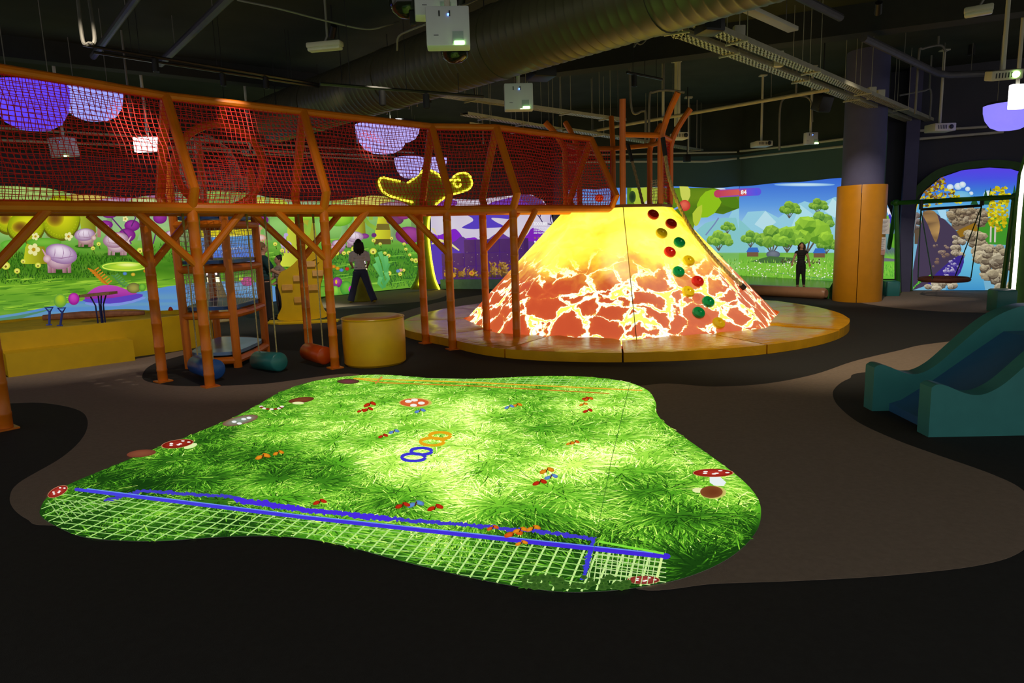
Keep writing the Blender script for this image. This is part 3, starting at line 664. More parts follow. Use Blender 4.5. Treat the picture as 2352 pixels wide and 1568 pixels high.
P.blades([(2020, 636), (2020, 610), (2054, 610), (2054, 636)], 60, 4, 10, [(150, 226, 80), (90, 180, 60)], 2)
P.build('projected_picture', pic_mat('strip_projection', 0.9), scr)

# ------------------------------------------------------------------ grass picture on the floor
GOUT = [(92, 1172), (112, 1140), (170, 1108), (250, 1075), (330, 1042), (430, 1003), (530, 962), (590, 932), (640, 903), (720, 876), (820, 863), (900, 862), (1000, 870), (1110, 870), (1220, 865), (1330, 865), (1430, 876), (1486, 896), (1506, 925), (1508, 948),
        (1530, 975), (1600, 1025), (1660, 1068), (1710, 1108), (1740, 1145), (1748, 1180), (1738, 1220), (1700, 1264), (1640, 1302), (1560, 1332), (1480, 1348), (1400, 1358), (1300, 1361), (1200, 1350), (1100, 1332), (1000, 1309), (900, 1284), (800, 1257), (700, 1238), (600, 1232), (480, 1236), (380, 1243), (280, 1243), (190, 1234), (130, 1210), (98, 1190)]
gsm = [(p.x, p.y) for p in smooth_closed([(x, y, 0) for x, y in GOUT], 5)]
base = [Z(x, y, 0) for x, y in gsm]
for p in base: p.z = 0.003
fp = obj('floor_projection', MB().prism(base, (0, 0, 0.001)), mat('pale_projection_floor', (190, 190, 185), 0.8), None, smooth=False)
tag(fp, 'bright green grass game projected on the floor in a wavy blob', 'projection')
P = Pic(lambda x, y, l: (lambda q: Vector((q.x, q.y, 0.0045 + l)))(Z(x, y, 0.0045)), eps=6e-6)
gw = [(p.x, p.y) for p in base]
def proj(p):
    v = p - CAM; k = v.dot(FW); return (1176 + FPX * v.dot(RT) / k, 784 - FPX * v.dot(UP) / k)
def bright(x, y):                       # lawn brightness, with the projector's hot spot painted in as a brighter centre
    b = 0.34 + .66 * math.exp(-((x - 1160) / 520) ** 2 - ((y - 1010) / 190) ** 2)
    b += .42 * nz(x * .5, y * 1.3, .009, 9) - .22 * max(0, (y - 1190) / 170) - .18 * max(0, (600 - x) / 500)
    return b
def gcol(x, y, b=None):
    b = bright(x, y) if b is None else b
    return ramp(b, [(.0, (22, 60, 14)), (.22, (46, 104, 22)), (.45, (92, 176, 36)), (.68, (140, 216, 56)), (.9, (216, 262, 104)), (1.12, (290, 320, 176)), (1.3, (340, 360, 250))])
xs_ = [p[0] for p in gw]; ys_ = [p[1] for p in gw]
# ground tone: grid clipped to the blob by triangulating the outline with inner points
pts2 = [Vector(p) for p in gw]; n0 = len(pts2); st = .11
gx = min(xs_)
while gx < max(xs_):
    gy = min(ys_)
    while gy < max(ys_):
        q = (gx + random.uniform(-.03, .03), gy + random.uniform(-.03, .03))
        if inside(q, gw): pts2.append(Vector(q))
        gy += st
    gx += st
tri = geometry.delaunay_2d_cdt(pts2, [(i, (i + 1) % n0) for i in range(n0)], [], 1, 1e-5)
tv = [Vector((p.x, p.y, 0.0045)) for p in tri[0]]
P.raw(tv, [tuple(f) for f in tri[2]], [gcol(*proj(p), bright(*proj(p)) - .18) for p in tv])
# clumps of grass blades
clumps = []
while len(clumps) < 150:
    q = (random.uniform(min(xs_), max(xs_)), random.uniform(min(ys_), max(ys_)))
    if inside(q, gw): clumps.append((q[0], q[1], random.uniform(0, 2 * PI)))
NB, k = 36000, 0
vv, ff, cc = [], [], []
while k < NB:
    q = (random.uniform(min(xs_), max(xs_)), random.uniform(min(ys_), max(ys_)))
    if not inside(q, gw): continue
    cx, cy, ca = min(clumps, key=lambda c: (c[0] - q[0]) ** 2 + (c[1] - q[1]) ** 2)
    k += 1
    dx, dy = q[0] - cx, q[1] - cy; l_ = math.hypot(dx, dy) + 1e-4
    a = math.atan2(dy / l_ + .5 * math.sin(ca) , dx / l_ + .5 * math.cos(ca) + .25) + random.gauss(0, .35)
    ln = random.uniform(.07, .19); wd = random.uniform(.0022, .0048)
    d_ = Vector((math.cos(a), math.sin(a))); t1 = Vector(q) + d_ * ln
    if not inside(t1, gw):
        d_ = -d_; ln *= .7; t1 = Vector(q) + d_ * ln
        if not inside(t1, gw): continue
    pxy = proj(Vector((q[0], q[1], 0)))
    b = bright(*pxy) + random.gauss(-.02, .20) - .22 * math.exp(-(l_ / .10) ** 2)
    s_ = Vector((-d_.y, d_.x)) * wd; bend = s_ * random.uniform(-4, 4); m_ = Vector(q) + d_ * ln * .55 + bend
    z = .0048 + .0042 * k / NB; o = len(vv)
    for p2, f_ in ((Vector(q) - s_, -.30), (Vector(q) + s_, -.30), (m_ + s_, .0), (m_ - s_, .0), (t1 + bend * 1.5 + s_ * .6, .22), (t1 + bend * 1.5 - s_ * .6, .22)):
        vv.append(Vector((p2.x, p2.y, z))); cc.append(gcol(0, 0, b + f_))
    ff += [(o, o + 1, o + 2, o + 3), (o + 3, o + 2, o + 4, o + 5)]
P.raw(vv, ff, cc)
P.L = int(.0049 / P.eps)
ing = lambda x, y: inside((x, y), gsm)
def seg(x0, y0, x1, y1, wd, c):         # a stroke cut at the blob's outline
    n = 40; run = []
    for i in range(n + 1):
        x, y = x0 + (x1 - x0) * i / n, y0 + (y1 - y0) * i / n
        if ing(x, y): run.append((x, y))
        else:
            if len(run) > 1: P.line([run[0], run[-1]], wd, c)
            run = []
    if len(run) > 1: P.line([run[0], run[-1]], wd, c)
# near goal: net and blue posts
NC = (176, 226, 120); NC2 = (206, 240, 150)
for i in range(46):
    t = i / 45; x = 190 + 1330 * t; y = 1128 + 152 * t
    seg(x, y + 4, x - 190 + 150 * t, y + 80 + 75 * t, 1.5 + 3.6 * t, mix(NC, NC2, t))
for j in range(1, 10):
    o = j * 11.5
    seg(160 - o * 1.6, 1125 + o * .95, 1530 - o * .4, 1280 + o * 1.15, 1.9, mix(NC, (120, 180, 90), .3))
for i in range(14): seg(1362 + i * 12, 1256 + i * 2, 1352 + i * 12, 1340, 2.2, (196, 226, 150))
for i in range(7): seg(1368, 1262 + i * 11, 1530, 1284 + i * 11, 2.2, (196, 226, 150))
for i in range(10): seg(110 + i * 16, 1150, 150 + i * 16, 1205 - i * 6, 2, (150, 190, 110))
def ragged(pts, c, w0, w1):
    for (x0, y0), (x1, y1) in zip(pts, pts[1:]):
        n = max(4, int(math.hypot(x1 - x0, y1 - y0) / 4))
        for i in range(n):
            t = i / n; x, y = x0 + (x1 - x0) * t, y0 + (y1 - y0) * t
            if ing(x, y): P.ell(x, y + random.uniform(-2, 2), random.uniform(4, 9), random.uniform(w0, w1), c, n=7, sub=1, jag=.35, rot=random.uniform(-.4, .4))
ragged([(245, 1150), (325, 1128), (520, 1142), (560, 1148)], (66, 60, 190), 1.5, 4); ragged([(545, 1150), (700, 1172), (900, 1194)], (72, 44, 220), 4.5, 7.5); ragged([(900, 1194), (1050, 1206), (1150, 1215), (1230, 1222), (1370, 1240)], (66, 56, 200), 1.8, 5); ragged([(1362, 1245), (1350, 1290), (1340, 1335)], (62, 60, 210), 2, 5)
P.line([(176, 1126), (700, 1190), (1530, 1280)], [7, 10, 13], (70, 66, 220), (66, 40, 214)); P.ell(1528, 1280, 12, 7, (66, 40, 214)); P.ell(178, 1126, 7, 4, (70, 60, 200))
P.line([(200, 1124), (700, 1186), (1500, 1272)], 2.2, (110, 150, 240))
P.line([(1375, 1246), (1525, 1274)], 5, (130, 226, 60)); P.line([(1520, 1284), (1508, 1335)], 6, (216, 240, 150))
# far goal, orange
for i in range(34):
    x = 830 + i * 19.5; seg(x, 873 + i * .55, x + 14, 862 + i * .3, 1.2, (176, 226, 130))
for j in range(3): seg(860, 868 - j * 3 + 2, 1480, 888 - j * 6, 1.1, (160, 210, 110))
P.line([(812, 870), (1100, 880), (1475, 898)], 2.6, (236, 190, 40), (230, 170, 50)); P.line([(812, 870), (880, 880), (1100, 888), (1400, 905)], 2.2, (226, 160, 40), (200, 120, 40)); P.line([(862, 882), (878, 866)], 4, (206, 140, 60)); P.ell(800, 877, 26, 6, (110, 50, 60), (70, 60, 30))
# numbers
for x0, y0, c in [(957, 1046, (62, 56, 206)), (1000, 1010, (232, 168, 24))]:
    for cx, cy, rx, ry in [(x0 - 7, y0 + 6, 27, 8.5), (x0 + 11, y0 - 8, 24, 7.5)]:
        P.line([(cx + rx * math.cos(a * PI / 14), cy + ry * math.sin(a * PI / 14)) for a in range(29)], [5.5 + 2 * abs(math.cos(a * PI / 14)) for a in range(29)], c)
# ball
P.ell(954, 926, 38, 11, (226, 140, 84), (206, 190, 90)); P.ell(952, 926, 33, 9, (222, 110, 60), (206, 90, 40))
for cx, cy in [(938, 923), (968, 927), (950, 932), (952, 920)]: P.ell(cx, cy, 8, 3.4, (246, 240, 230), n=12, sub=1)
# toadstools, snails and butterflies
def toad(cx, cy, rx, ry, c, dots=True, rot=0.0):
    P.ell(cx, cy, rx * 1.05, ry * 1.08, mix(c, (255, 250, 190), .5), rot=rot); P.ell(cx, cy, rx, ry, mix(c, (255, 255, 255), .08), mix(c, (40, 0, 0), .3), rot, n=26)
    if dots:
        for k in range(6):
            a = k * 2.4 + .5; q = .2 + .62 * ((k * .37) % 1); x, y = q * rx * math.cos(a), q * ry * math.sin(a)
            P.ell(cx + x * math.cos(rot) - y * math.sin(rot), cy + x * math.sin(rot) + y * math.cos(rot), rx * .12, ry * .16, (250, 246, 240), n=10, sub=1)
P.poly([(1630, 1097), (1654, 1097), (1668, 1110), (1662, 1118), (1640, 1117), (1630, 1110)], (232, 240, 240)); toad(1638, 1088, 45, 9, (176, 34, 20))
P.ell(1604, 1128, 14, 6, (232, 236, 170), n=12); P.ell(1638, 1133, 30, 15, (170, 120, 60), (206, 206, 110)); P.ell(1634, 1132, 26, 14, (110, 56, 28), (130, 76, 40), hx=.2)
P.ell(438, 1026, 16, 5, (222, 240, 170), rot=-.3); toad(408, 1021, 36, 9, (150, 30, 14), rot=-.14); toad(133, 1131, 24, 10, (170, 40, 30), rot=-.45)
P.ell(325, 1043, 34, 8.5, (130, 74, 50), (110, 56, 40), -.1); P.ell(692, 920, 30, 6.5, (120, 64, 36), (96, 48, 30), -.12); P.ell(685, 927, 14, 3, (230, 234, 170))
P.ell(552, 967, 42, 10, (130, 150, 130), (120, 80, 60), -.22)
for x, y in [(538, 970), (560, 964), (572, 961), (550, 974)]: P.ell(x, y, 6, 2.6, (236, 240, 240), n=10, sub=1)
for i in range(9):
    a = PI * (i / 8); P.ell(624 - 24 * math.cos(a), 935 + 6 * math.sin(a), 5, 2.2, (130, 40, 24) if i % 2 else (240, 230, 220), n=8, sub=1)
toad(1478, 1335, 36, 9, (150, 50, 40)); 
for i in range(5): P.line([(1448 + i * 14, 1326), (1444 + i * 14, 1344)], 2, (190, 220, 150))
for _ in range(60):
    x, y = random.uniform(1200, 1440), random.uniform(1328, 1354)
    if ing(x, y): P.ell(x, y, random.uniform(6, 13), random.uniform(4, 8), (38, 76, 24), (60, 100, 34), n=8, jag=.3, sub=1)
BF = [(1256, 1083, 1.2), (1266, 1097, 1.1), (1240, 1110, 1.2), (735, 1155, 1.1), (1180, 1228, 1.5), (1195, 1220, 1.2), (1225, 1216, 1.2), (955, 1160, 1.4), (925, 1163, 1.2), (1000, 1168, 1.3), (1132, 1215, 1), (604, 1050, 1.2), (640, 1042, .9), (905, 993, .9), (880, 1003, .8), (1350, 945, .8), (1352, 918, .8), (1340, 930, .7), (1188, 932, .8), (1170, 936, .8), (850, 930, 1), (845, 942, .9), (1320, 1018, .8), (1198, 1250, 1), (1310, 1020, .7), (965, 945, .9), (1345, 916, .6), (830, 945, .7)]
for i, (x, y, s) in enumerate(BF):
    c = [(236, 150, 30), (226, 100, 24), (196, 44, 20), (90, 150, 220)][(i * 7 + i // 3) % 4]
    for sgn in (-1, 1): P.ell(x + sgn * 7 * s, y - sgn * 2 * s, 8 * s, 4 * s, c, mix(c, (90, 20, 0), .35), rot=sgn * .35, n=10, sub=2, jag=.1)
    P.line([(x - 2, y + 4 * s), (x + 2, y - 4 * s)], 2 * s, (80, 30, 10))
P.line([(1448, 878), (1404, 1060), (1346, 1355)], 1.4, (70, 120, 40))
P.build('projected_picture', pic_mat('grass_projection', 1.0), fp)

# ------------------------------------------------------------------ volcano
VC = Vector((1.98, 12.3, 0)); VR, VT, VH, MT = 2.94, 0.97, 2.06, 0.15
VA = [math.radians(-94 + 45 * k) for k in range(8)]
def lava_material():
    m = bpy.data.materials.new('lava_projection'); m.use_nodes = True; nt = m.node_tree
    b = nt.nodes['Principled BSDF']; N = nt.nodes.new; L = nt.links.new
    b.inputs['Base Color'].default_value = (.16, .15, .12, 1); b.inputs['Roughness'].default_value = .35
    geo = N('ShaderNodeNewGeometry'); sep = N('ShaderNodeSeparateXYZ'); L(geo.outputs['Position'], sep.inputs[0])
    n1 = N('ShaderNodeTexNoise'); n1.inputs['Scale'].default_value = 3.0; n1.inputs['Detail'].default_value = 5; n1.inputs['Roughness'].default_value = .6; L(geo.outputs['Position'], n1.inputs['Vector'])
    va = N('ShaderNodeVectorMath'); va.operation = 'MULTIPLY_ADD'; va.inputs[1].default_value = (.42, .42, .42); L(n1.outputs['Color'], va.inputs[0]); L(geo.outputs['Position'], va.inputs[2])
    mp = N('ShaderNodeVectorMath'); mp.operation = 'MULTIPLY'; mp.inputs[1].default_value = (1, .8, 1.5); L(va.outputs[0], mp.inputs[0])
    vo = N('ShaderNodeTexVoronoi'); vo.feature = 'DISTANCE_TO_EDGE'; vo.inputs['Scale'].default_value = 2.15; L(mp.outputs[0], vo.inputs['Vector'])
    n2 = N('ShaderNodeTexNoise'); n2.inputs['Scale'].default_value = 2.0; n2.inputs['Detail'].default_value = 3; L(geo.outputs['Position'], n2.inputs['Vector'])
    n3 = N('ShaderNodeTexNoise'); n3.inputs['Scale'].default_value = 9; n3.inputs['Detail'].default_value = 4; L(geo.outputs['Position'], n3.inputs['Vector'])
    def math_(op, a, bb, c=None):
        q = N('ShaderNodeMath'); q.operation = op
        for i, v in enumerate((a, bb, c)):
            if v is None: continue
            if isinstance(v, (int, float)): q.inputs[i].default_value = v
            else: L(v, q.inputs[i])
        return q.outputs[0]
    d = math_('MULTIPLY_ADD', n2.outputs['Fac'], -.50, math_('ADD', vo.outputs['Distance'], .262))
    d = math_('MULTIPLY_ADD', n3.outputs['Fac'], -.06, math_('ADD', d, .03))
    r1 = N('ShaderNodeValToRGB'); cr = r1.color_ramp
    for e, (p, c) in zip(cr.elements, [(0.0, (255, 240, 84)), (1.0, (196, 66, 34))]): e.position = p; e.color = (*lin(c), 1)
    for p, c in [(.012, (255, 244, 170)), (.028, (255, 250, 236)), (.064, (255, 248, 226)), (.076, (250, 206, 70)), (.090, (216, 92, 46)), (.22, (204, 78, 40))]:
        e = cr.elements.new(p); e.color = (*lin(c), 1)
    L(d, r1.inputs['Fac'])
    # molten yellow upper half
    hz = math_('MULTIPLY_ADD', n2.outputs['Fac'], .9, sep.outputs['Z'])
    hz = math_('MULTIPLY_ADD', n3.outputs['Fac'], .3, hz)
    mr = N('ShaderNodeMapRange'); mr.interpolation_type = 'SMOOTHSTEP'; mr.inputs['From Min'].default_value = 1.30; mr.inputs['From Max'].default_value = 2.0; L(hz, mr.inputs['Value'])
    r2 = N('ShaderNodeValToRGB'); cr = r2.color_ramp
    for e, (p, c) in zip(cr.elements, [(.35, (236, 186, 20)), (.66, (255, 244, 90))]): e.position = p; e.color = (*lin(c), 1)
    n4 = N('ShaderNodeTexNoise'); n4.inputs['Scale'].default_value = 1.1; n4.inputs['Detail'].default_value = 3; L(geo.outputs['Position'], n4.inputs['Vector']); L(n4.outputs['Fac'], r2.inputs['Fac'])
    mx = N('ShaderNodeMix'); mx.data_type = 'RGBA'; L(mr.outputs['Result'], mx.inputs['Factor']); L(r1.outputs['Color'], mx.inputs['A']); L(r2.outputs['Color'], mx.inputs['B'])
    L(mx.outputs['Result'], b.inputs['Emission Color']); 
    hot = N('ShaderNodeMapRange'); hot.inputs['From Min'].default_value = .085; hot.inputs['From Max'].default_value = .01; L(d, hot.inputs['Value'])
    st_ = math_('MULTIPLY_ADD', mr.outputs['Result'], .55, math_('MULTIPLY_ADD', hot.outputs['Result'], .55, .98))
    L(st_, b.inputs['Emission Strength'])
    return m
LAVA = lava_material()
vol = thing('volcano_climber', 'faceted volcano covered in projected yellow and orange lava', 'volcano', VC)
def vpt(k, t): # t 0 bottom .. 1 top, k may be fractional
    k0 = int(math.floor(k)); f = k - k0
    def c(i):
        a = VA[i % 8] if 0 <= i < 8 else VA[i % 8]
        r = VR + (VT - VR) * t; return VC + Vector((r * math.cos(a), r * math.sin(a), MT * 0 + .02 + (VH - .02) * t))
    return c(k0) * (1 - f) + c(k0 + 1) * f
for k in range(8):
    nrm = (vpt(k + 1, 0) - vpt(k, 0)).cross(vpt(k, 1) - vpt(k, 0)).normalized()
    g = .012
    mb = MB().prism([vpt(k, 0), vpt(k + 1, 0), vpt(k + 1, 1), vpt(k, 1)], -nrm * .06)
    obj('side_panel', mb, LAVA, vol, smooth=False)
    if k in (0,): obj('seam', MB().tube([vpt(k, .0) + Vector((0, -.004, 0)), vpt(k, 1) + Vector((0, -.004, 0))], .006, 6), mat('seam_dark', (120, 90, 20), .6), vol)
obj('top_deck', MB().prism([vpt(k, 1) for k in range(8)], (0, 0, .05)), mat('deck_brown', (120, 72, 30), .6), vol, smooth=False)
HOLDS = [(1499, 495, 'r'), (1540, 516, 'r'), (1518, 538, 'y'), (1559, 559, 'g'), (1537, 581, 'r'), (1580, 601, 'y'), (1557, 626, 'g'), (1601, 648, 'r'), (1579, 672, 'y'), (1625, 695, 'g'), (1603, 720, 'g'), (1649, 744, 'y')]
HM = {'r': mat('hold_red', (206, 28, 18), .3), 'y': mat('hold_yellow', (240, 200, 10), .3), 'g': mat('hold_green', (0, 140, 70), .25)}
def on_facet(x, y, k):
    a, b_, c = vpt(k, 0), vpt(k + 1, 0), vpt(k, 1); n = (b_ - a).cross(c - a).normalized(); v = ray(x, y)
    p = CAM + v * (n.dot(a - CAM) / n.dot(v))
    if n.dot(CAM - a) < 0: n = -n
    return p, n
for x, y, c in HOLDS:
    p, n = on_facet(x, y, 0); M = n.to_track_quat('Z', 'Y').to_matrix()
    o = obj('climbing_hold', MB().lathe([(.095, 0), (.102, .03), (.09, .055), (.03, .062), (.02, .05), (0, .05)], p, 16, M), HM[c], vol)
    o['label'] = {'r': 'round red climbing hold', 'y': 'round yellow climbing hold', 'g': 'round green climbing hold'}[c]

# landing mats around the foot
MC, MR = Vector((1.9, 12.4, 0)), 3.88
cuts = [-150, -121, -97, -68, -42, -22, 8, 40, 75, 110, 145, 178, 210]
where = {0: 'front left, below the orange posts', 1: 'front, left of the volcano seam', 2: 'front, right of the volcano seam', 3: 'front right, below the lowest climbing holds', 4: 'right front, with a raised outer tip', 5: 'right side facing the yellow column', 6: 'right rear, facing the meadow picture', 7: 'rear right, half hidden by the volcano', 8: 'directly behind the volcano', 9: 'rear left, half hidden by the volcano', 10: 'left rear, beyond the cube stack', 11: 'left side, beside the yellow pouf'}
for i in range(12):
    a0, a1 = math.radians(cuts[i] + .18), math.radians(cuts[i + 1] - .18); n = 10; mb = MB()
    def mrim(a): dg_ = (math.degrees(a) + 144 + 180) % 360 - 180; r_ = MR + .06 - .30 * math.exp(-(dg_ / 17) ** 2); return MC + Vector((r_ * math.cos(a), r_ * math.sin(a), 0))
    out = [mrim(a0 + (a1 - a0) * k / n) for k in range(n + 1)]
    inn = []
    for k in range(n, -1, -1):
        a = a0 + (a1 - a0) * k / n; q = MC + Vector((math.cos(a), math.sin(a), 0)) * MR
        d0 = (q - VC); ang = math.atan2(d0.y, d0.x)
        rel = ((ang - VA[0]) % (PI / 4)) - PI / 8
        rr = VR * math.cos(PI / 8) / math.cos(rel) - .02
        inn.append(VC + Vector((math.cos(ang) * rr, math.sin(ang) * rr, 0)))
    # gridded puffy top
    NR = 9; top = []; h = MT + (.02 if i == 4 else 0)
    for k in range(n + 1):
        for j in range(NR + 1):
            p = out[k].lerp(inn[n - k], j / NR)
            e = min(1, min(k, n - k) / 1.0, j / 1.0)
            zz = h * (.86 + .14 * min(1, e)) + .016 * nz(p.x * 1.3, p.y * 1.3, 2.2, i) * e + .010 * nz(p.x, p.y, 7, i + .5) * e
            top.append(Vector((p.x, p.y, zz)))
    idx = lambda k, j: k * (NR + 1) + j
    fs = [(idx(k, j), idx(k, j + 1), idx(k + 1, j + 1), idx(k + 1, j)) for k in range(n) for j in range(NR)]
    ring = [idx(k, 0) for k in range(n + 1)] + [idx(n, j) for j in range(1, NR + 1)] + [idx(k, NR) for k in range(n - 1, -1, -1)] + [idx(0, j) for j in range(NR - 1, 0, -1)]
    m0 = len(top); mid = [Vector((top[q].x, top[q].y, 0.004)) for q in ring]; L_ = len(ring)
    fs += [(ring[q], ring[(q + 1) % L_], m0 + (q + 1) % L_, m0 + q) for q in range(L_)]
    tag(obj('crash_mat', MB().add(top + mid, fs), MAT_V, None, ang=60), 'gold vinyl wedge mat ' + where[i], 'mat', 'wedge mats around the volcano')

# ------------------------------------------------------------------ net bridge
def net(patch, cell, r, jit=0.3, seedk=0.0, sides=3, mb=None, lu_=None, lv_=None):
    """rope net over a bilinear patch A-B-C-D (A->B and D->C along u, A->D along v)"""
    A, B, C, Dq = [Vector(p) for p in patch]; mb = mb or MB()
    L1 = max((B - A).length, (C - Dq).length); L2 = max((Dq - A).length, (C - B).length)
    nu, nv = max(2, int(round(L1 / cell))), max(2, int(round(L2 / cell)))
    nrm = (B - A).cross(Dq - A).normalized()
    def pt(u, v):
        p = (A * (1 - u) + B * u) * (1 - v) + (Dq * (1 - u) + C * u) * v
        e = math.sin(PI * u) * math.sin(PI * v)
        wob = Vector((nz(p.x + seedk, p.z * 2, 1.7), nz(p.y, p.z * 2 + seedk, 1.7, 4), nz(p.x, p.y + p.z, 1.7, 8)))
        fine = Vector((nz(p.x * 3, p.z * 3 + seedk, 3.1), nz(p.y * 3, p.z * 3, 3.1, 2), nz(p.x * 3 + p.y * 3, p.z * 3, 3.1, 6)))
        return p + (wob * .035 + fine * cell * jit * .5) * min(1, e * 3) - nrm * .03 * e
    for i in range(nu + 1):
        k = max(3, nv // 3); mb.tube([pt(i / nu, j / k) for j in range(k + 1)], r, sides, cap=False)
    for j in range(nv + 1):
        k = max(3, nu // 3); mb.tube([pt(i / k, j / nv) for i in range(k + 1)], r, sides, cap=False)
    return mb
BZ = [2.10, 2.085, 2.085, 2.063, 2.052, 2.045, 2.045]
F_ = [Z(15, 985), Z(483, 888), Z(770, 845), Z(1040, 802), Z(1187, 771, .16), Vector((1.72, 11.44, 0))]
F_[4].z = 0
F_ = [F_[0] * 2 - F_[1]] + F_
AZ = [3.46, 3.42, 3.372, 3.325, 3.285, 3.255, 3.225]
Fb, Bb, Kf, Kb, Ap, PP = [], [], [], [], [], []
for i, f in enumerate(F_):
    dd = (F_[min(i + 1, 6)] - F_[max(i - 1, 0)]); dd.z = 0; dd.normalize(); pp = Vector((-dd.y, dd.x, 0)); PP.append(pp)
    Fb.append(Vector((f.x, f.y, BZ[i]))); Bb.append(Fb[-1] + pp * .84)
    Kf.append(Fb[-1] - pp * .13 + Vector((0, 0, .2))); Kb.append(Bb[-1] + pp * .10 + Vector((0, 0, .2)))
    m_ = Fb[-1] + pp * .42; Ap.append(Vector((m_.x, m_.y, AZ[i])))
br = thing('net_bridge', 'long orange tubular bridge enclosed in red netting on tall posts', 'bridge', (F_[2].x, F_[2].y, 0))
RP = .058
for i in range(6):
    obj('lower_rail', MB().tube([Fb[i], Fb[i + 1]], .062, 10), ORANGE, br)
    obj('lower_rail', MB().tube([Bb[i], Bb[i + 1]], .062, 10), ORANGE, br)
    obj('top_rail', MB().tube([Ap[i], Ap[i + 1]], .048, 10), ORANGE, br)
    mb = MB(); seedk = i * 7.3
    net((Kf[i], Kf[i + 1], Ap[i + 1], Ap[i]), .058, .0044, .35, seedk, mb=mb); net((Fb[i], Fb[i + 1], Kf[i + 1], Kf[i]), .058, .0044, .1, seedk, mb=mb)
    obj('front_net', mb, RED_NET, br, kind='stuff')
    mb = MB()
    net((Kb[i], Kb[i + 1], Ap[i + 1], Ap[i]), .058, .0034, .35, seedk + 3, mb=mb); net((Bb[i], Bb[i + 1], Kb[i + 1], Kb[i]), .058, .0034, .1, seedk, mb=mb)
    obj('back_net', mb, RED_NET, br, kind='stuff')
    # woven strap floor
    mb = MB(); dd = (Fb[i + 1] - Fb[i]); n = int(dd.length / .13)
    for k in range(n):
        a, b_ = Fb[i] + dd * ((k + .15) / n), Fb[i] + dd * ((k + .85) / n); c, d_ = Bb[i] + (Bb[i + 1] - Bb[i]) * ((k + .85) / n), Bb[i] + (Bb[i + 1] - Bb[i]) * ((k + .15) / n)
        mb.prism([a, b_, c, d_], (0, 0, -.012))
    for q in range(6):
        t0, t1 = (q + .15) / 6, (q + .85) / 6
        mb.prism([Fb[i].lerp(Bb[i], t0) - Vector((0, 0, .014)), Fb[i + 1].lerp(Bb[i + 1], t0) - Vector((0, 0, .014)), Fb[i + 1].lerp(Bb[i + 1], t1) - Vector((0, 0, .014)), Fb[i].lerp(Bb[i], t1) - Vector((0, 0, .014))], (0, 0, -.012))
    obj('strap_floor', mb, mat('red_strap', (206, 60, 20), .6), br, smooth=False, kind='stuff')
for i in range(7):
    obj('rib', MB().tube([Fb[i], Kf[i], Ap[i] + Vector((0, 0, .0))], RP, 10), ORANGE, br)
    obj('rib', MB().tube([Bb[i], Kb[i], Ap[i]], RP, 10), ORANGE, br)
    obj('cross_bar', MB().tube([Fb[i], Bb[i]], .045, 8), ORANGE, br)
def bridge_post(x, y, z0, ztop, along, br1=True, br2=True, bl=.60):
    p = Vector((x, y, z0)); rings = []
    prof = [(RP, 0)]; L_ = ztop - z0; n = 7
    for k in range(n): zc = L_ * (k + .5) / n; prof += [(RP, zc - .02), (RP * 1.05, zc - .015), (RP * 1.05, zc + .015), (RP, zc + .02)]
    o = obj('post', MB().lathe(prof + [(RP, L_)], p, 12), ORANGE, br)
    obj('foot_plate', MB().box(p + Vector((0, 0, .008)), (.17, .17, .016), rotz(math.atan2(along.y, along.x))), ORANGE, o, smooth=False)
    for s_, on in ((1, br1), (-1, br2)):
        if on: obj('brace', MB().tube([Vector((x, y, 1.42)), Vector((x, y, ztop - .02)) + along * bl * s_], .045, 10), ORANGE, br)
for i in range(1, 6):
    al = (F_[min(i + 1, 6)] - F_[i - 1]); al.z = 0; al.normalize()
    bridge_post(F_[i].x, F_[i].y, 0 if i < 5 else .13, BZ[i], al, i != 4, i != 5, .60 if i < 5 else .40)
for (x, y, z), i in (((375, 876, 0), 2), ((712, 822, 0), 3), ((978, 788, 0), 4), ((1118, 757, .15), 5)):
    q = Z(x, y, z); a, b_ = Bb[i - 1], Bb[i]; dd = (b_ - a); dd.z = 0
    bridge_post(q.x, q.y, z and .13, 2.06, dd.normalized(), i != 4, i != 5)

# ------------------------------------------------------------------ climbing tower behind the bridge
TP = [Z(435, 846), Z(547, 843), Z(612, 808), Z(503, 803)]
TC = sum(TP, Vector()) / 4; TR = .5
tw = thing('climbing_tower', 'orange net climbing tower with blue decks under the bridge', 'climbing tower', TC)
upz = lambda z: Vector((0, 0, z))
for p, zt in zip(TP, (2.70, 2.08, 2.72, 3.2)):
    obj('post', MB().tube([p, p + upz(zt)], .056, 10), ORANGE, tw); obj('post_cap', MB().ball(p + upz(zt), .058, n=10), ORANGE, tw)
for zc in (.10, .72, 1.34, 1.93):
    for k in range(4):
        a_, b_ = TP[k] + upz(zc), TP[(k + 1) % 4] + upz(zc); mid = (a_ + b_) / 2; mid += (mid - TC - upz(zc)) * .10
        obj('side_rail', MB().tube([a_, a_.lerp(mid, .6), mid, b_.lerp(mid, .6), b_], .052, 10), ORANGE, tw)
deckp = [p for k in range(4) for p in (TP[k].lerp(TC, .10), (TP[k] + TP[(k + 1) % 4]) / 2 + ((TP[k] + TP[(k + 1) % 4]) / 2 - TC) * .04)]
deckp = smooth_closed(deckp, 3)
for zc in (.17, .79, 1.41, 2.0):
    obj('deck', MB().prism([p + upz(zc) for p in deckp], (0, 0, .045)), BLUE_V if zc > .2 else mat('pale_blue_vinyl', (120, 156, 206), .3), tw, smooth=False)
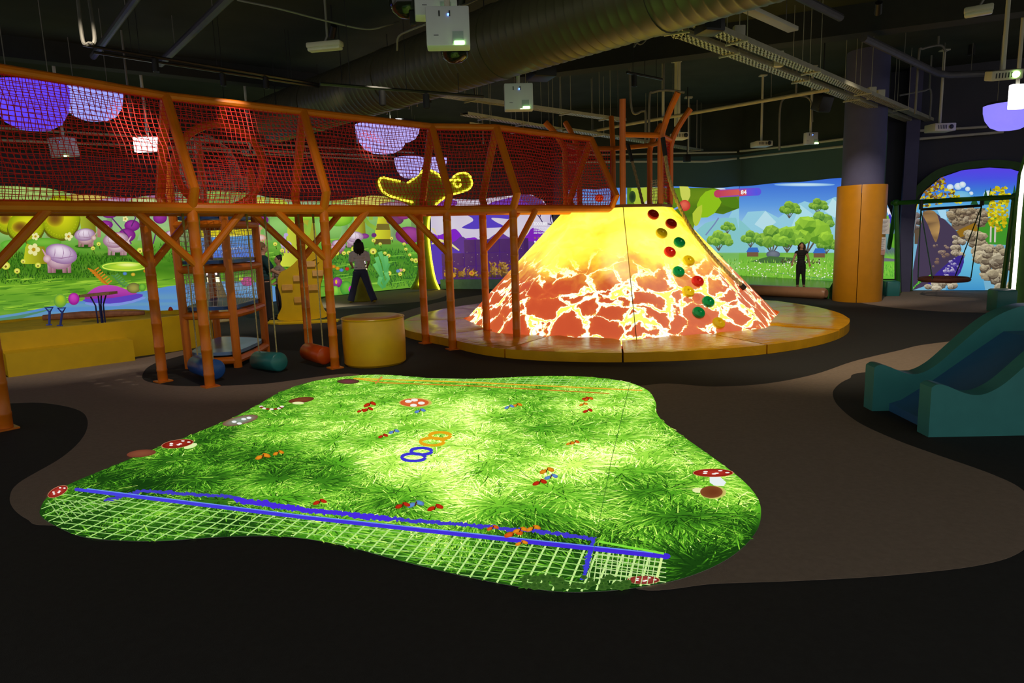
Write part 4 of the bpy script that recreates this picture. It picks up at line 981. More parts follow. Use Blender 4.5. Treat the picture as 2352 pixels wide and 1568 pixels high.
for k in range(4):
    mb = MB(); a_, b_ = TP[k].lerp(TC, .06), TP[(k + 1) % 4].lerp(TC, .06)
    for z0, z1 in ((.84, 1.32), (1.46, 1.92), (2.06, 2.62)): net((a_ + upz(z0), b_ + upz(z0), b_ + upz(z1), a_ + upz(z1)), .062, .0032, .2, k, mb=mb)
    obj('pale_net', mb, WHITE_NET, tw, kind='stuff')
# netted hood around the portal
mb = MB(); hc = TC + upz(2.62); nseg = 10
for q in range(nseg):
    t0, t1 = PI * q / nseg, PI * (q + 1) / nseg
    e1_ = (TP[1] - TP[0]).normalized(); e2_ = (TP[3] - TP[0]).normalized()
    f = lambda t, d_: TC + upz(2.62) + e1_ * .36 * math.cos(t) + upz(.5 * math.sin(t)) + e2_ * d_
    net((f(t0, -.3), f(t1, -.3), f(t1, .3), f(t0, .3)), .062, .0032, .1, q, mb=mb)
obj('net_hood', mb, WHITE_NET, tw, kind='stuff')
def ring(c, r, rad, n=28, a0=0, a1=2 * PI):
    return [c + Vector((r * math.cos(a0 + (a1 - a0) * k / n), r * math.sin(a0 + (a1 - a0) * k / n), 0)) for k in range(n)]
# round portal in the back side of the bridge
pc = D(507, 384, 9.05); pn = (PP[2] + Vector((.1, 0, .25))).normalized(); e1 = pn.cross(Vector((0, 0, 1))).normalized(); e2 = e1.cross(pn)
obj('portal_hoop', MB().tube([pc + e1 * .56 * math.cos(a) + e2 * .54 * math.sin(a) for a in frange(0, 2 * PI, PI / 18)[:-1]], .05, 10, closed=True), ORANGE, tw)
obj('hoop_stay', MB().tube([pc + e2 * .55, D(517, 240, 9.0)], .045, 8), ORANGE, tw)

# ------------------------------------------------------------------ lookout crown on the volcano
cw = thing('lookout_crown', 'ring of flared orange posts crowning the volcano top', 'climbing frame', VC + Vector((0, 0, VH)))
CT = {}
for k in range(8):
    if k == 7: continue
    a = VA[k]; o_ = Vector((math.cos(a), math.sin(a), 0)); p = VC + o_ * .93 + Vector((0, 0, VH + .05))
    zt = 3.78 if k == 0 else 3.62 + .12 * ((k * 5) % 3)
    path = [p, p + Vector((0, 0, 1.0))] + [p + Vector((0, 0, 1.0 + (zt - 3.11) * t)) + o_ * (.34 if k else .05) * t ** 1.5 for t in (.25, .5, .75, 1)]
    obj('crown_post', MB().tube(path, .052, 10), ORANGE, cw); CT[k] = p + Vector((0, 0, 1.12))
for k in range(7):
    k2 = (k + 1) % 8
    if k in CT and k2 in CT: obj('ring_bar', MB().tube([CT[k], CT[k2]], .045, 10), ORANGE, cw)
for ka, kb, m_ in ((1, 2, RED_NET), (2, 3, WHITE_NET), (5, 6, RED_NET), (4, 5, RED_NET)):
    lo = Vector((0, 0, -1.08)); hi = Vector((0, 0, -.05))
    obj('side_net', net((CT[ka] + lo, CT[kb] + lo, CT[kb] + (hi if m_ is RED_NET else lo * .6), CT[ka] + (hi if m_ is RED_NET else lo * .6)), .056, .006, .2, ka), m_, cw, kind='stuff')

# climbing ropes
def rope(label, pts, r, name='climbing_rope', knob=None, top_black=True):
    t = thing(name, label, 'rope', pts[-1], 'ropes hung from the lookout crown'); pts = smooth_open(pts, 8)
    L_ = sum((b - a).length for a, b in zip(pts, pts[1:])); mb = MB(); n = int(L_ / .03); acc = [0]
    for a, b in zip(pts, pts[1:]): acc.append(acc[-1] + (b - a).length)
    def at(s_):
        for i in range(len(acc) - 1):
            if s_ <= acc[i + 1]: return pts[i].lerp(pts[i + 1], (s_ - acc[i]) / max(1e-6, acc[i + 1] - acc[i]))
        return pts[-1]
    for q in range(3):
        pth = []
        for k in range(n + 1):
            p = at(L_ * k / n); a = k * .75 + q * 2.094; tdir = (at(min(L_, L_ * k / n + .02)) - at(max(0, L_ * k / n - .02))).normalized(); u = tdir.orthogonal().normalized(); v = tdir.cross(u)
            pth.append(p + (u * math.cos(a) + v * math.sin(a)) * r * .5)
        mb.tube(pth, r * .62, 5)
    obj('strands', mb, ROPE_M, t)
    if top_black: obj('end_sleeve', MB().tube([pts[0], pts[0].lerp(pts[4], .8)], r * 1.3, 8), BLACK_M, t)
    if knob: obj('end_stop', MB().tube([pts[-2], pts[-1]], r * 1.6, 8), BLACK_M, t)
def fac(x, y, k, off=.04):
    p, n = on_facet(x, y, k); return p + n * off
rope('thick twisted rope running down the right slope of the volcano', [CT[1] + Vector((.02, -.08, -.05)), D(1540, 420, 11.45), fac(1575, 520, 1, .06), fac(1640, 600, 1), fac(1706, 666, 1)], .030, knob=True)
rope('short twisted rope hanging inside the lookout crown', [VC + Vector((.2, .1, 3.2)), D(1466, 425, 12.3), D(1480, 482, 12.25)], .026)
rope('twisted rope hanging at the left back of the volcano top', [CT[6] + Vector((-.02, .05, -.02)), D(1302, 430, 12.4), D(1287, 500, 12.6), D(1277, 535, 12.9)], .026, top_black=False)

# ------------------------------------------------------------------ punch rolls hanging from the bridge
def roll(label, pa, pb, r, m, tops):
    t = thing('hanging_roll', label, 'swing', (pa + pb) / 2 - Vector((0, 0, r)), 'padded rolls hung below the bridge')
    ax = (pb - pa).normalized(); M = ax.to_track_quat('Z', 'Y').to_matrix(); L_ = (pb - pa).length
    obj('roll', MB().lathe([(0, 0), (r - .02, 0), (r, .02), (r, L_ - .02), (r - .02, L_), (0, L_)], pa, 20, M), m, t, ang=50)
    for p, q in zip((pa + ax * .06, pb - ax * .06), tops):
        rp = obj('rope', MB().tube([p + Vector((0, 0, r - .02)), q], .009, 6), ROPE_M, t)
        obj('chain', MB().tube([q - Vector((0, 0, .02)), q + Vector((0, 0, .16))], .016, 6), mat('chain_brass', (150, 140, 60), .5, metal=.6), rp)
def at_bridge(x, y, z): return Z(x, y, z)
def rollpx(label, a, b, da, db, r, m, ta, tb):
    pa, pb = D(a[0], a[1], da), D(b[0], b[1], db); roll(label, pa, pb, r, m, [Vector((pa.x, pa.y, 1.92)).lerp(Vector((pb.x, pb.y, 1.92)), -.0 + q) for q in (.1, .9)])
rollpx('teal padded roll hung on ropes in front of the tower', (592, 827), (643, 831), 8.95, 8.55, .125, TEAL_V, 0, 0)
rollpx('blue padded roll hung on ropes behind the front post', (452, 836), (496, 849), 8.5, 8.05, .125, BLUE_V, 0, 0)
rollpx('orange padded roll hung on ropes beside the yellow pouf', (706, 806), (748, 817), 9.2, 8.8, .122, mat('orange_vinyl', (200, 74, 14), .35), 0, 0)

# ------------------------------------------------------------------ pouf
pr = .415; pcn = D(860, 790, 9.02); pcn.z = 0
pf = thing('round_pouf', 'large round yellow pouf with a tan top', 'pouf', pcn)
obj('side_cover', MB().lathe([(pr - .03, .0), (pr, .03), (pr + .006, .3), (pr, .60), (pr - .01, .625)], pcn, 36), YELLOW_V, pf)
mb = MB(); prof = [(pr - .01, .625), (pr - .04, .648), (pr * .6, .655), (pr * .3, .652), (0, .652)]; mb.lathe(prof, pcn, 36); obj('top_cover', mb, mat('tan_top_vinyl', (196, 140, 66), .35, bump=.1), pf)
obj('piping', MB().tube(ring(pcn + Vector((0, 0, .628)), pr, 0, 36), .010, 6, closed=True), YELLOW_V, pf)

# ------------------------------------------------------------------ sandbox with step
SO = [Vector((-8.6, 7.5, 0)), Vector((-7.15, 8.95, 0)), Vector((-6.35, 9.65, 0)), Vector((-5.75, 10.18, 0)), Vector((-5.28, 10.70, 0)), Vector((-5.12, 11.20, 0)), Vector((-5.30, 11.75, 0)), Vector((-5.9, 12.3, 0)), Vector((-6.9, 12.9, 0)), Vector((-8.05, 13.3, 0)), Vector((-9.5, 11.3, 0)), Vector((-10.6, 9.3, 0)), Vector((-10.2, 7.9, 0))]
so = smooth_closed(SO, 6); ce = sum(so, Vector()) / len(so)
sb = thing('sand_box', 'wide curved yellow sand box with a step at its front', 'sand box', ce)
si = [p + (ce - p).normalized() * .09 for p in so]; n = len(so); mb = MB(); SHF = lambda p: .56 - .12 * max(0, min(1, (p.y + (p.x + 7) * -.7 - 10.6) / 2.0))
mb.add([p + Vector((0, 0, 0)) for p in so] + [p + Vector((0, 0, SHF(p))) for p in so] + [p + Vector((0, 0, SHF(q))) for p, q in zip(si, so)] + [p + Vector((0, 0, .0)) for p in si],
       [(q * n + i, q * n + (i + 1) % n, ((q + 1) % 4) * n + (i + 1) % n, ((q + 1) % 4) * n + i) for q in range(4) for i in range(n)])
obj('curved_wall', mb, YELLOW_W, sb)
obj('sand', MB().prism([p + Vector((0, 0, .25)) for p in si], (0, 0, .15)), mat('play_sand', (226, 186, 12), .8, bump=.2), sb, smooth=False)
s0, s1 = Z(20, 867), Z(311, 828); su = (s1 - s0).normalized(); sp = Vector((-su.y, su.x, 0))
obj('step', MB().prism([s0, s1, s1 + sp * .42, s0 + sp * .42], (0, 0, .31)), YELLOW_W, sb, smooth=False)
# toys and table in the sand box
def spade(label, x, y, c, lean):
    p = Z(x, y, .62); p.z = .62; t = thing('toy_spade', label, 'spade', (p.x, p.y, .3), 'toy spades in the sand box')
    m_ = mat('toy_blue', (64, 96, 230), .35) if c == 'b' else mat('toy_blue_dark', (56, 80, 200), .35)
    obj('shaft', MB().tube([Vector((p.x - lean, p.y, .38)), Vector((p.x, p.y, .62))], .018, 8), m_, t)
    obj('grip', MB().tube([Vector((p.x, p.y, .62)), Vector((p.x - .065, p.y, .70)), Vector((p.x + .065, p.y, .70)), Vector((p.x, p.y, .62))], .014, 6), m_, t)
    obj('blade', MB().box((p.x - lean, p.y, .37), (.10, .02, .10), bev=.008), m_, t)
spade('bright blue toy spade stuck upright in the sand, left one', 114, 717, 'b', .04); spade('dark blue toy spade stuck upright in the sand, right one', 143, 718, 'd', .07)
tp = D(227, 690, 11.2)
tb = thing('sand_table', 'small driftwood slab table on thin blue legs in the sand box', 'table', (tp.x, tp.y, .33))
mb = MB(); mb.prism([Vector((tp.x + x, tp.y + y, .88 + x * .06)) for x, y in ((-.27, -.08), (-.2, -.16), (.1, -.14), (.26, -.13), (.27, .1), (.05, .16), (-.2, .13))], (0, 0, .045)); obj('slab', mb, mat('driftwood', (168, 134, 100), .8, scale=14, var=.25), tb, smooth=False)
for dx in (-.05, 0, .05, .02):
    obj('leg', MB().tube([Vector((tp.x + dx * .6, tp.y + dx, .38)), Vector((tp.x + dx * .7, tp.y + dx, .72)), Vector((tp.x + dx * 1.8, tp.y + dx * 1.5, .89))], .012, 6), mat('leg_blue', (30, 40, 110), .4), tb)
la, lb = Vector((-8.05, 12.2, .585)), Vector((-6.9, 12.35, .60))
lg = obj('driftwood_log', MB().tube([Vector((-8.4, 12.0, .46)), Vector((-7.8, 12.15, .47)), Vector((-7.2, 12.3, .46)), Vector((-6.8, 12.4, .45))], [.05, .07, .06, .04], 10), mat('log_pink', (176, 120, 90), .8, scale=12, var=.25))
tag(lg, 'pale driftwood log lying at the back of the sand box', 'log')
tc_ = Z(392, 712, .57); tag(obj('toy_mould', MB().lathe([(.035, 0), (.04, .02), (.02, .06), (0, .07)], tc_ - Vector((0, 0, .01)), 10), mat('toy_red', (170, 40, 20), .4)), 'tiny red toy on the rim of the sand box', 'toy')

# ------------------------------------------------------------------ yellow wavy activity board
bp_ = D(690, 740, 13.9); bp_.z = 0
bd = thing('activity_board', 'wavy yellow activity board with clear card pockets', 'board', bp_)
OUTL = [(643, 736), (746, 729), (743, 710), (737, 690), (735, 660), (742, 630), (744, 606), (738, 588), (722, 580), (702, 583), (686, 594), (672, 608), (658, 618), (645, 625), (638, 640), (639, 660), (645, 680), (647, 705)]
pts = [D(x, y, 13.9) for x, y in [(p.x, p.y) for p in smooth_closed([(a, b, 0) for a, b in OUTL], 4)]]
obj('panel', MB().prism(pts, (0, .05, 0)), YELLOW_W, bd, smooth=False)
b0 = [D(613, 742, 13.75), D(640, 745, 13.6), D(700, 741, 13.6), D(775, 729, 13.75), D(780, 725, 14.05), D(700, 733, 14.2), D(620, 736, 14.2)]
for p in b0: p.z = .0
obj('base_plate', MB().prism(b0, (0, 0, .03)), YELLOW_W, bd, smooth=False)
PKT = mat('clear_pocket', (232, 176, 84), .12, spec=.8)
for x, y in [(660, 660), (686, 639), (712, 606), (718, 660), (688, 688), (730, 627)]:
    c = D(x, y, 13.87); obj('card_pocket', MB().box(c, (.22, .02, .12), bev=.004), PKT, bd, smooth=False)
obj('grip_rays', MB().tube([D(728, 592, 13.88), D(712, 600, 13.88)], .01, 6).tube([D(732, 600, 13.88), D(722, 612, 13.88)], .01, 6), mat('ray_gold', (226, 196, 40), .4), bd)

# ------------------------------------------------------------------ cone consoles with small displays
def cone(label, p, h, m):
    t = thing('cone_console', label, 'console', p)
    obj('cone', MB().lathe([(.36, 0), (.37, .02), (.33, .06), (.14, h * .86), (.12, h)], p, 24), m, t)
    obj('head', MB().box(p + Vector((0, -.06, h)), (.28, .2, .3), bev=.05), mat('console_head', (70, 66, 60), .5), t)
    s_ = obj('display', MB().box(p + Vector((0.03, -.165, h + .06)), (.22, .012, .10)), glow('display_white', (255, 244, 255), 2.2), t, smooth=False)
    s_ = obj('display', MB().box(p + Vector((0.05, -.165, h - .09)), (.26, .012, .10)), glow('display_yellow', (255, 250, 180), 2.2), t, smooth=False)
q = D(497, 690, 14.6); q.z = 0
cone('pale cone console with two glowing displays seen through the tower', q, 1.0, mat('cone_cream', (176, 160, 110), .5))
q = D(836, 694, 18.35); q.z = 0
cone('yellow green cone console in front of the walking woman', q, 1.0, mat('cone_lime', (160, 150, 20), .5))

# ------------------------------------------------------------------ glowing tree gate
gd = 21.75
gt = thing('tree_gate', 'green tree shaped gate panel outlined with glowing yellow light', 'gate', Z(980, 668))
LEFT = [(946, 665), (960, 640), (968, 600), (970, 560), (968, 520), (962, 490), (945, 472), (925, 462), (900, 455), (878, 443), (868, 425), (868, 412), (878, 404), (896, 409), (918, 413)]
TOP = [(935, 420), (948, 411), (966, 394), (982, 390), (1000, 397), (1018, 411), (1034, 414), (1044, 403), (1062, 396), (1078, 404), (1083, 420), (1076, 434), (1056, 442)]
RIGHT = [(1036, 447), (1016, 457), (1000, 470), (990, 484), (984, 505), (983, 530), (985, 560), (990, 600), (998, 640), (1008, 664)]
GA = Z(980, 668); GB = GA + Vector((1, .8, 0)); GN = Vector((-.8, 1, 0)).normalized()
def gp(x, y, o=0): return W(x, y, GA, GB, 0) - GN * o
pan = smooth_open([(a, b, 0) for a, b in LEFT], 3) + smooth_open([(a, b, 0) for a, b in TOP], 3) + smooth_open([(a, b, 0) for a, b in RIGHT], 3)
panel = [gp(p.x, p.y) for p in pan]
obj('panel', MB().prism(panel, GN * .14), mat('lime_panel', (140, 150, 12), .6), gt, smooth=False)
LED = glow('yellow_led', (255, 246, 60), 2.6)
def led(pts): obj('light_strip', MB().tube([gp(p.x, p.y, .03) for p in smooth_open([(a, b, 0) for a, b in pts], 4)], .032, 6), LED, gt)
led([(948, 465), (925, 459), (900, 452), (880, 441), (871, 425), (871, 413), (880, 407), (896, 412), (918, 416)]); led(TOP + RIGHT[:3]); led(RIGHT[3:]); led([(948, 412), (966, 396), (982, 392)]); led([(962, 655), (967, 625), (968, 600)])
led([(1050 + 8 * math.cos(a), 420 + 9 * math.sin(a)) for a in frange(.3, 5.6, .5)])

# ------------------------------------------------------------------ cube stack
cb0, cb1 = Z(1012, 663), Z(1270, 664); cu = (cb1 - cb0).normalized(); cn = Vector((-cu.y, cu.x, 0))
pl = obj('cube_platform', MB().prism([cb0, cb0 + cu * 3.7, cb0 + cu * 3.7 + cn * .6, cb0 + cn * .6], (0, 0, .30)), mat('pale_blue_platform', (140, 190, 196), .6), smooth=False)
tag(pl, 'low pale blue platform under the violet cubes', 'platform')
CUBE = mat('violet_cube', (140, 84, 196), .7, var=.05, emit=(84, 44, 120), estr=.45)  # faint emission stands in for projected light falling on the cubes
CS = .415; rows = ['bottom', 'middle', 'top']; ordn = ['first', 'second', 'third', 'fourth', 'fifth', 'sixth', 'seventh']
cube0 = None
for r in range(3):
    for c in range(2 if r == 2 else 0, 7):
        ctr = cb0 + cu * (.03 + CS * (c + .5)) + cn * (.06 + CS / 2 + random.uniform(0, .02)) + Vector((0, 0, .30 + CS * r))
        M = rotz(math.atan2(cu.y, cu.x) + random.uniform(-.02, .02))
        if cube0 is None:
            o = obj('foam_cube', MB().box((0, 0, CS / 2), (CS - .022, CS - .022, CS - .004), bev=.022), CUBE, None, origin=Vector((0, 0, 0))); cube0 = o
        else:
            o = cube0.copy(); COL.objects.link(o)
        o.location = ctr; o.rotation_euler = (0, 0, math.atan2(cu.y, cu.x) + random.uniform(-.02, .02))
        tag(o, f'violet foam cube, {ordn[c] if r < 2 else ordn[c - 2]} from the left in the {rows[r]} row of the stack', 'cube', 'violet cubes stacked on the platform')
fo = cn * .052
P = Pic(lambda x, y, l: W(x, y, cb0 + fo, cb1 + fo, 0) + (-cn) * l, eps=1e-4)
for x0, x1, hh, nn in ((1022, 1050, 26, 12), (1052, 1078, 18, 10), (1080, 1098, 16, 8), (1102, 1130, 12, 8), (1128, 1182, 34, 34), (1184, 1200, 18, 8)):
    for _ in range(nn):
        x = random.uniform(x0, x1); h = random.uniform(.4, 1) * hh; dx = random.uniform(-6, 6); c = random.choice([(206, 160, 70), (176, 130, 50), (226, 186, 90), (130, 90, 40)])
        P.line([(x, 637), (x + dx * .4, 637 - h * .6), (x + dx, 637 - h)], [1.5, 2.0, .8], (66, 50, 40), c)
        P.ell(x + dx, 637 - h, random.uniform(4, 7), random.uniform(1.2, 2.4), c, mix(c, (80, 40, 10), .4), rot=random.uniform(-1.2, 1.2), n=8, sub=1, jag=.25); P.ell(x + dx * .5, 637 - h * .45, random.uniform(3, 5), random.uniform(1, 2), mix(c, (60, 40, 20), .3), rot=random.uniform(-1.2, 1.2), n=8, sub=1, jag=.25)
for x, y in ((1084, 627), (1027, 630), (1040, 632)):
    P.ell(x, y, 7, 6, (236, 190, 60), (190, 120, 30), n=10, jag=.2); P.ell(x, y, 2.5, 2.5, (236, 110, 90), (150, 40, 30))
for _ in range(26): P.ell(random.uniform(1040, 1200), random.uniform(565, 630), .7, .7, (226, 206, 170), n=5, sub=1)
P.build('projected_picture', pic_mat('plant_projection', .8), pl)['kind'] = 'stuff'

# ------------------------------------------------------------------ padded jump platform in front of the right screen
a0, a1 = Z(1688, 676), Z(1893, 688); a0.z = a1.z = 0; jn = Vector((-(a1 - a0).y, (a1 - a0).x, 0)).normalized()
if jn.y < 0: jn = -jn
bk1 = RWC - (RWC - a0).normalized() * .05; bk2 = RWr + ru * .0 - jn * .06
jp = obj('jump_floor', MB().prism([a0 + jn * .22, a1 + jn * .22, bk2, bk1], (0, 0, .25)), mat('jump_floor_green', (66, 120, 60), .25), smooth=False); tag(jp, 'glossy green jump floor before the low polygon trees picture', 'platform')
M = (a1 - a0).normalized().to_track_quat('Z', 'Y').to_matrix(); L_ = (a1 - a0).length
bo = obj('edge_bolster', MB().lathe([(0, 0), (.09, .0), (.125, .05), (.13, .1), (.13, L_ - .1), (.125, L_ - .05), (.09, L_), (0, L_)], a0 + Vector((0, 0, .13)) + jn * .09, 18, M), TAN_V); tag(bo, 'long tan padded bolster along the jump floor edge', 'bolster')

# ------------------------------------------------------------------ column with yellow padding and notices
CC = Vector((7.62, 14.70, 0))
co = thing('round_column', 'thick round grey column wrapped in yellow padding', 'column', CC)
obj('shaft', MB().lathe([(.41, 2.3), (.41, CEIL)], CC, 32), PURPLE_C, co)
for k in range(3):
    a = math.radians(-118 + 120 * k); h_ = 2.47
    obj('padding', MB().lathe([(.40, 0), (.485, 0), (.49, .02), (.49, h_ - .02), (.485, h_), (.40, h_)], CC, 20, None, a + .012, a + math.radians(120) - .012), mat('column_pad', (206, 138, 6), .42, var=.05), co)
def sheet(label, x, y, wpx, hpx, c, marks):
    tw_ = (CAM - CC); tw_.z = 0; tw_.normalize(); rg = Vector((-tw_.y, tw_.x, 0)); M = rotz(math.atan2(tw_.y, tw_.x) + PI / 2 + .25)
    pd = D(x, y, 14.28); sc = pd.y / FPX; ww, hh = wpx * sc, hpx * sc; z = pd.z
    o = obj('notice_sheet', MB().box((pd.x, pd.y, z), (ww, .012, hh), M), mat('paper_' + c, {'w': (214, 214, 220), 'p': (196, 150, 140)}[c], .6), smooth=False); tag(o, label, 'notice', 'notices on the yellow column')
    mb = MB()
    for i in range(marks):
        mb.box(Vector((pd.x, pd.y, z + hh * (.36 - .72 * i / max(1, marks - 1)))) + M @ Vector((-.05 * (i % 3) * ww, -.007, 0)), (ww * (.7 - .12 * (i % 3)), .003, hh * .025), M)
    if marks: obj('text_lines', mb, mat('print_grey', (120, 116, 130), .7), o, smooth=False, kind='stuff')
sheet('framed white notice, upper one on the yellow column', 2030, 520, 24, 34, 'w', 9); sheet('slim white notice below the framed one on the column', 2026, 562, 15, 34, 'w', 7); sheet('small pink card under the slim white notice', 2024, 579, 15, 12, 'p', 2)

# ------------------------------------------------------------------ green arch, pilaster, swing
def apt(x, y, o): return W(x, y, AWa, AWb, o)
inn = [(2096, 667), (2097, 600), (2103, 470), (2120, 440), (2160, 407), (2210, 390), (2270, 384), (2320, 387), (2354, 398), (2400, 429), (2442, 480), (2482, 560), (2486, 667)]
ou = [(2080, 668), (2082, 600), (2090, 455), (2108, 424), (2152, 390), (2206, 374), (2272, 367), (2326, 370), (2362, 381), (2412, 414), (2456, 470), (2500, 556), (2506, 668)]
inn = [(p.x, p.y) for p in smooth_open([(a, b, 0) for a, b in inn], 4)]; ou = [(p.x, p.y) for p in smooth_open([(a, b, 0) for a, b in ou], 4)]
mb = MB(); n = len(inn); vv = [apt(*p, .02) for p in ou] + [apt(*p, .02) for p in inn] + [apt(*p, .22) for p in ou] + [apt(*p, .22) for p in inn]
mb.add(vv, [(i, i + 1, n + i + 1, n + i) for i in range(n - 1)] + [(2 * n + i, 2 * n + i + 1, 3 * n + i + 1, 3 * n + i) for i in range(n - 1)] + [(i, i + 1, 2 * n + i + 1, 2 * n + i) for i in range(n - 1)] + [(n + i, n + i + 1, 3 * n + i + 1, 3 * n + i) for i in range(n - 1)])
tag(obj('arch_frame', mb, GREEN_D), 'dark green arch framing the canyon picture', 'arch')
pp_ = D(2079, 668, 16.25); tag(obj('square_pilaster', MB().box((pp_.x - .0, pp_.y + .1, CEIL / 2), (.28, .25, CEIL), rotz(math.atan2(au.y, au.x))), PURPLE_C, smooth=False), 'slim square violet pilaster between column and green arch', 'pilaster')
s_l, s_r = Z(2062, 674), Z(2312, 690); s_l.z = s_r.z = 0; sd = (s_r - s_l).normalized(); sn = Vector((-sd.y, sd.x, 0)); HZ = 2.1
sw = thing('swing_frame', 'green steel A-frame swing stand before the canyon picture', 'swing frame', (s_l + s_r) / 2)
tl, tr = D(2058, 466, s_l.y + .0), D(2331, 452, s_r.y)
obj('top_beam', MB().tube([tl - (tr - tl).normalized() * .1, tr + (tr - tl).normalized() * .1], .052, 10), GREEN_P, sw)
for top_, bot_ in ((tl, D(2064, 674, s_l.y)), (tl, Z(2028, 660)), (tr, Z(2300, 690)), (tr, Z(2362, 668))):
    bot_.z = 0.02; obj('leg', MB().tube([top_, bot_], .05, 10), GREEN_P, sw)
for a, b_ in ((tl, 0), (tr, 0)): obj('corner_joint', MB().ball(a, .085, n=10), GREEN_P, sw)
md = D(2168, 641, 14.95)
ns = thing('nest_swing', 'round brown nest swing hanging on dark green ropes', 'swing', md)
obj('rim', MB().tube(ring(md, .46, 0, 28), .05, 8, closed=True), mat('nest_brown', (96, 44, 22), .7), ns)
obj('nest', net((md + Vector((-.32, -.32, 0)), md + Vector((.32, -.32, 0)), md + Vector((.32, .32, 0)), md + Vector((-.32, .32, 0))), .07, .010, .1), mat('nest_brown', (96, 44, 22)), ns, kind='stuff')
ha, hb = D(2115, 481, 15.15), D(2255, 472, 14.45)
obj('spreader', MB().tube([ha, hb], .03, 8), BLACK_M, ns)
for h_, s_ in ((ha, -1), (hb, 1)):
    for q in (-.12, .12):
        obj('rope', MB().tube([h_, md + Vector((s_ * .42 + 0, q * 2.2, .03))], .012, 6), mat('rope_green', (24, 70, 50), .6), ns)
    obj('hanger', MB().tube([h_, h_ + (tr - tl).normalized() * 0 + Vector((0, 0, tl.z - h_.z + .02))], .04, 8), BLACK_M, ns)

# ------------------------------------------------------------------ neon gate edge and teal block at the right
nb, ntp = Z(2325, 704), None
nv = [D(2324, 703, nb.y), D(2333, 600, nb.y), D(2342, 480, nb.y), D(2350, 400, nb.y), D(2372, 330, nb.y)]
ng = thing('neon_gate', 'dark green gate panel edged by a vertical white neon strip', 'gate', (nv[0].x + .3, nv[0].y, 0))
obj('panel', MB().prism([v for v in nv] + [nv[-1] + Vector((.7, 0, 0)), Vector((nv[0].x + .7, nv[0].y, 0)), Vector((nv[0].x, nv[0].y, 0))], (0, .14, 0)), GREEN_D, ng, smooth=False)
obj('neon_strip', MB().tube([v + Vector((-.02, -.03, 0)) for v in nv], .034, 8), glow('neon_white', (255, 240, 236), 3.2), ng)
tq = D(2300, 700, 12.2); tq.z = 0
tag(obj('foam_block', MB().box(tq + Vector((0, 0, .2)), (.34, .4, .42), rotz(-.2), bev=.04), TEAL_V), 'small teal foam block beside the neon strip', 'block')
tq = D(2033, 664, 15.55); tq.z = 0
tag(obj('foam_block', MB().box(tq + Vector((.12, 0, .16)), (.3, .5, .36), rotz(-.3), bev=.04), TEAL_V), 'teal foam block half hidden behind the yellow column', 'block')

# ------------------------------------------------------------------ soft slide at the right
sl = thing('soft_slide', 'teal soft play slide with two wavy cheeks', 'slide', (4.0, 5.5, 0))
PROF = [(0, 0), (0, .40), (.045, .425), (.12, .41), (.22, .365), (.32, .335), (.42, .345), (.55, .42), (.72, .58), (.90, .745), (1.05, .85), (1.22, .915), (1.40, .93), (1.75, .92), (1.75, 0)]
def cheek(p0, dirv, thick, k=1.0):
    pr_ = [(p.x, p.y) for p in smooth_open([(a, b, 0) for a, b in PROF[1:-1]], 4)]
    poly = [p0 + dirv * a * k + Vector((0, 0, b)) for a, b in [(0, 0)] + pr_ + [(1.75, 0)]]
    nn_ = Vector((-dirv.y, dirv.x, 0)); return MB().prism(poly, nn_ * thick)
def bevelled(o, w=.02):
    m = o.modifiers.new('soft', 'BEVEL'); m.width = w; m.segments = 3; m.limit_method = 'ANGLE'; m.angle_limit = .9; return o
ca, cb = Z(2132, 1004), Z(2003, 944); sdir = Vector((1, -.04, 0)).normalized(); sdn = Vector((-sdir.y, sdir.x, 0))
bevelled(obj('cheek', cheek(ca, sdir, .16), TEAL_L, sl, smooth=True, ang=30)); bevelled(obj('cheek', cheek(cb, sdir, .16), TEAL_L, sl, smooth=True, ang=30))
w0 = sdn.dot(cb - ca); c0 = ca + sdn * .16 + sdir * .10; ww_ = w0 - .16
SL = [(0, .0), (0, .07), (.10, .10), (.35, .26), (.70, .52), (.95, .70), (1.6, .71), (1.6, 0)]
obj('slide_surface', MB().prism([c0 + sdir * a + Vector((0, 0, b)) for a, b in SL], sdn * ww_), SLIDE_B, sl, smooth=True, ang=25)

# ------------------------------------------------------------------ ceiling services
def hang(mb, p, r=.006): mb.tube([p, Vector((p.x, p.y, CEIL + .01))], r, 5)
d0, d1 = Z(1100, 113, 4.25), Z(770, 226, 4.25); du = (d1 - d0).normalized(); A0, A1 = d0 - du * 7.2, d1 + du * 2.6; DL = (A1 - A0).length; DR = .47
dt = thing('ventilation_duct', 'huge dark spiral ventilation duct crossing the ceiling', 'duct', A0.lerp(A1, .5))
path, rs = [], []; s_ = 0
while s_ < DL:
    for o_, q in ((0, 1.0), (.10, 1.0), (.112, 1.012), (.125, 1.0)):
        path.append(A0 + du * (s_ + o_)); rs.append(DR * q)
    s_ += .14
obj('spiral_pipe', MB().tube(path, rs, 32), DUCT_M, dt, ang=50)
for k in range(6): obj('joint_collar', MB().tube([A0 + du * (1.5 + 2.6 * k), A0 + du * (1.62 + 2.6 * k)], DR * 1.03, 32), DUCT_M, dt)
for k in range(6):
    c = A0 + du * (2.4 + 2.6 * k)
    for q in (-1, 1): mb = MB(); hang(mb, c + Vector((du.y, -du.x, 0)) * q * DR * 1.0, .008); obj('hanger_rod', mb, BLACK_M, dt)
def ztube(name, label, cat, pts, r, m, group=None, rods=0):
    P3 = [Z(*p) for p in pts]; t = thing(name, label, cat, P3[0], group)
    obj('pipe', MB().tube(P3, r, 10), m, t)
    for k in range(rods):
        f = (k + .5) / rods * (len(P3) - 1); i = int(f); mb = MB(); hang(mb, P3[i].lerp(P3[min(i + 1, len(P3) - 1)], f - i)); obj('hanger_rod', mb, PIPE_M, t)
    return t
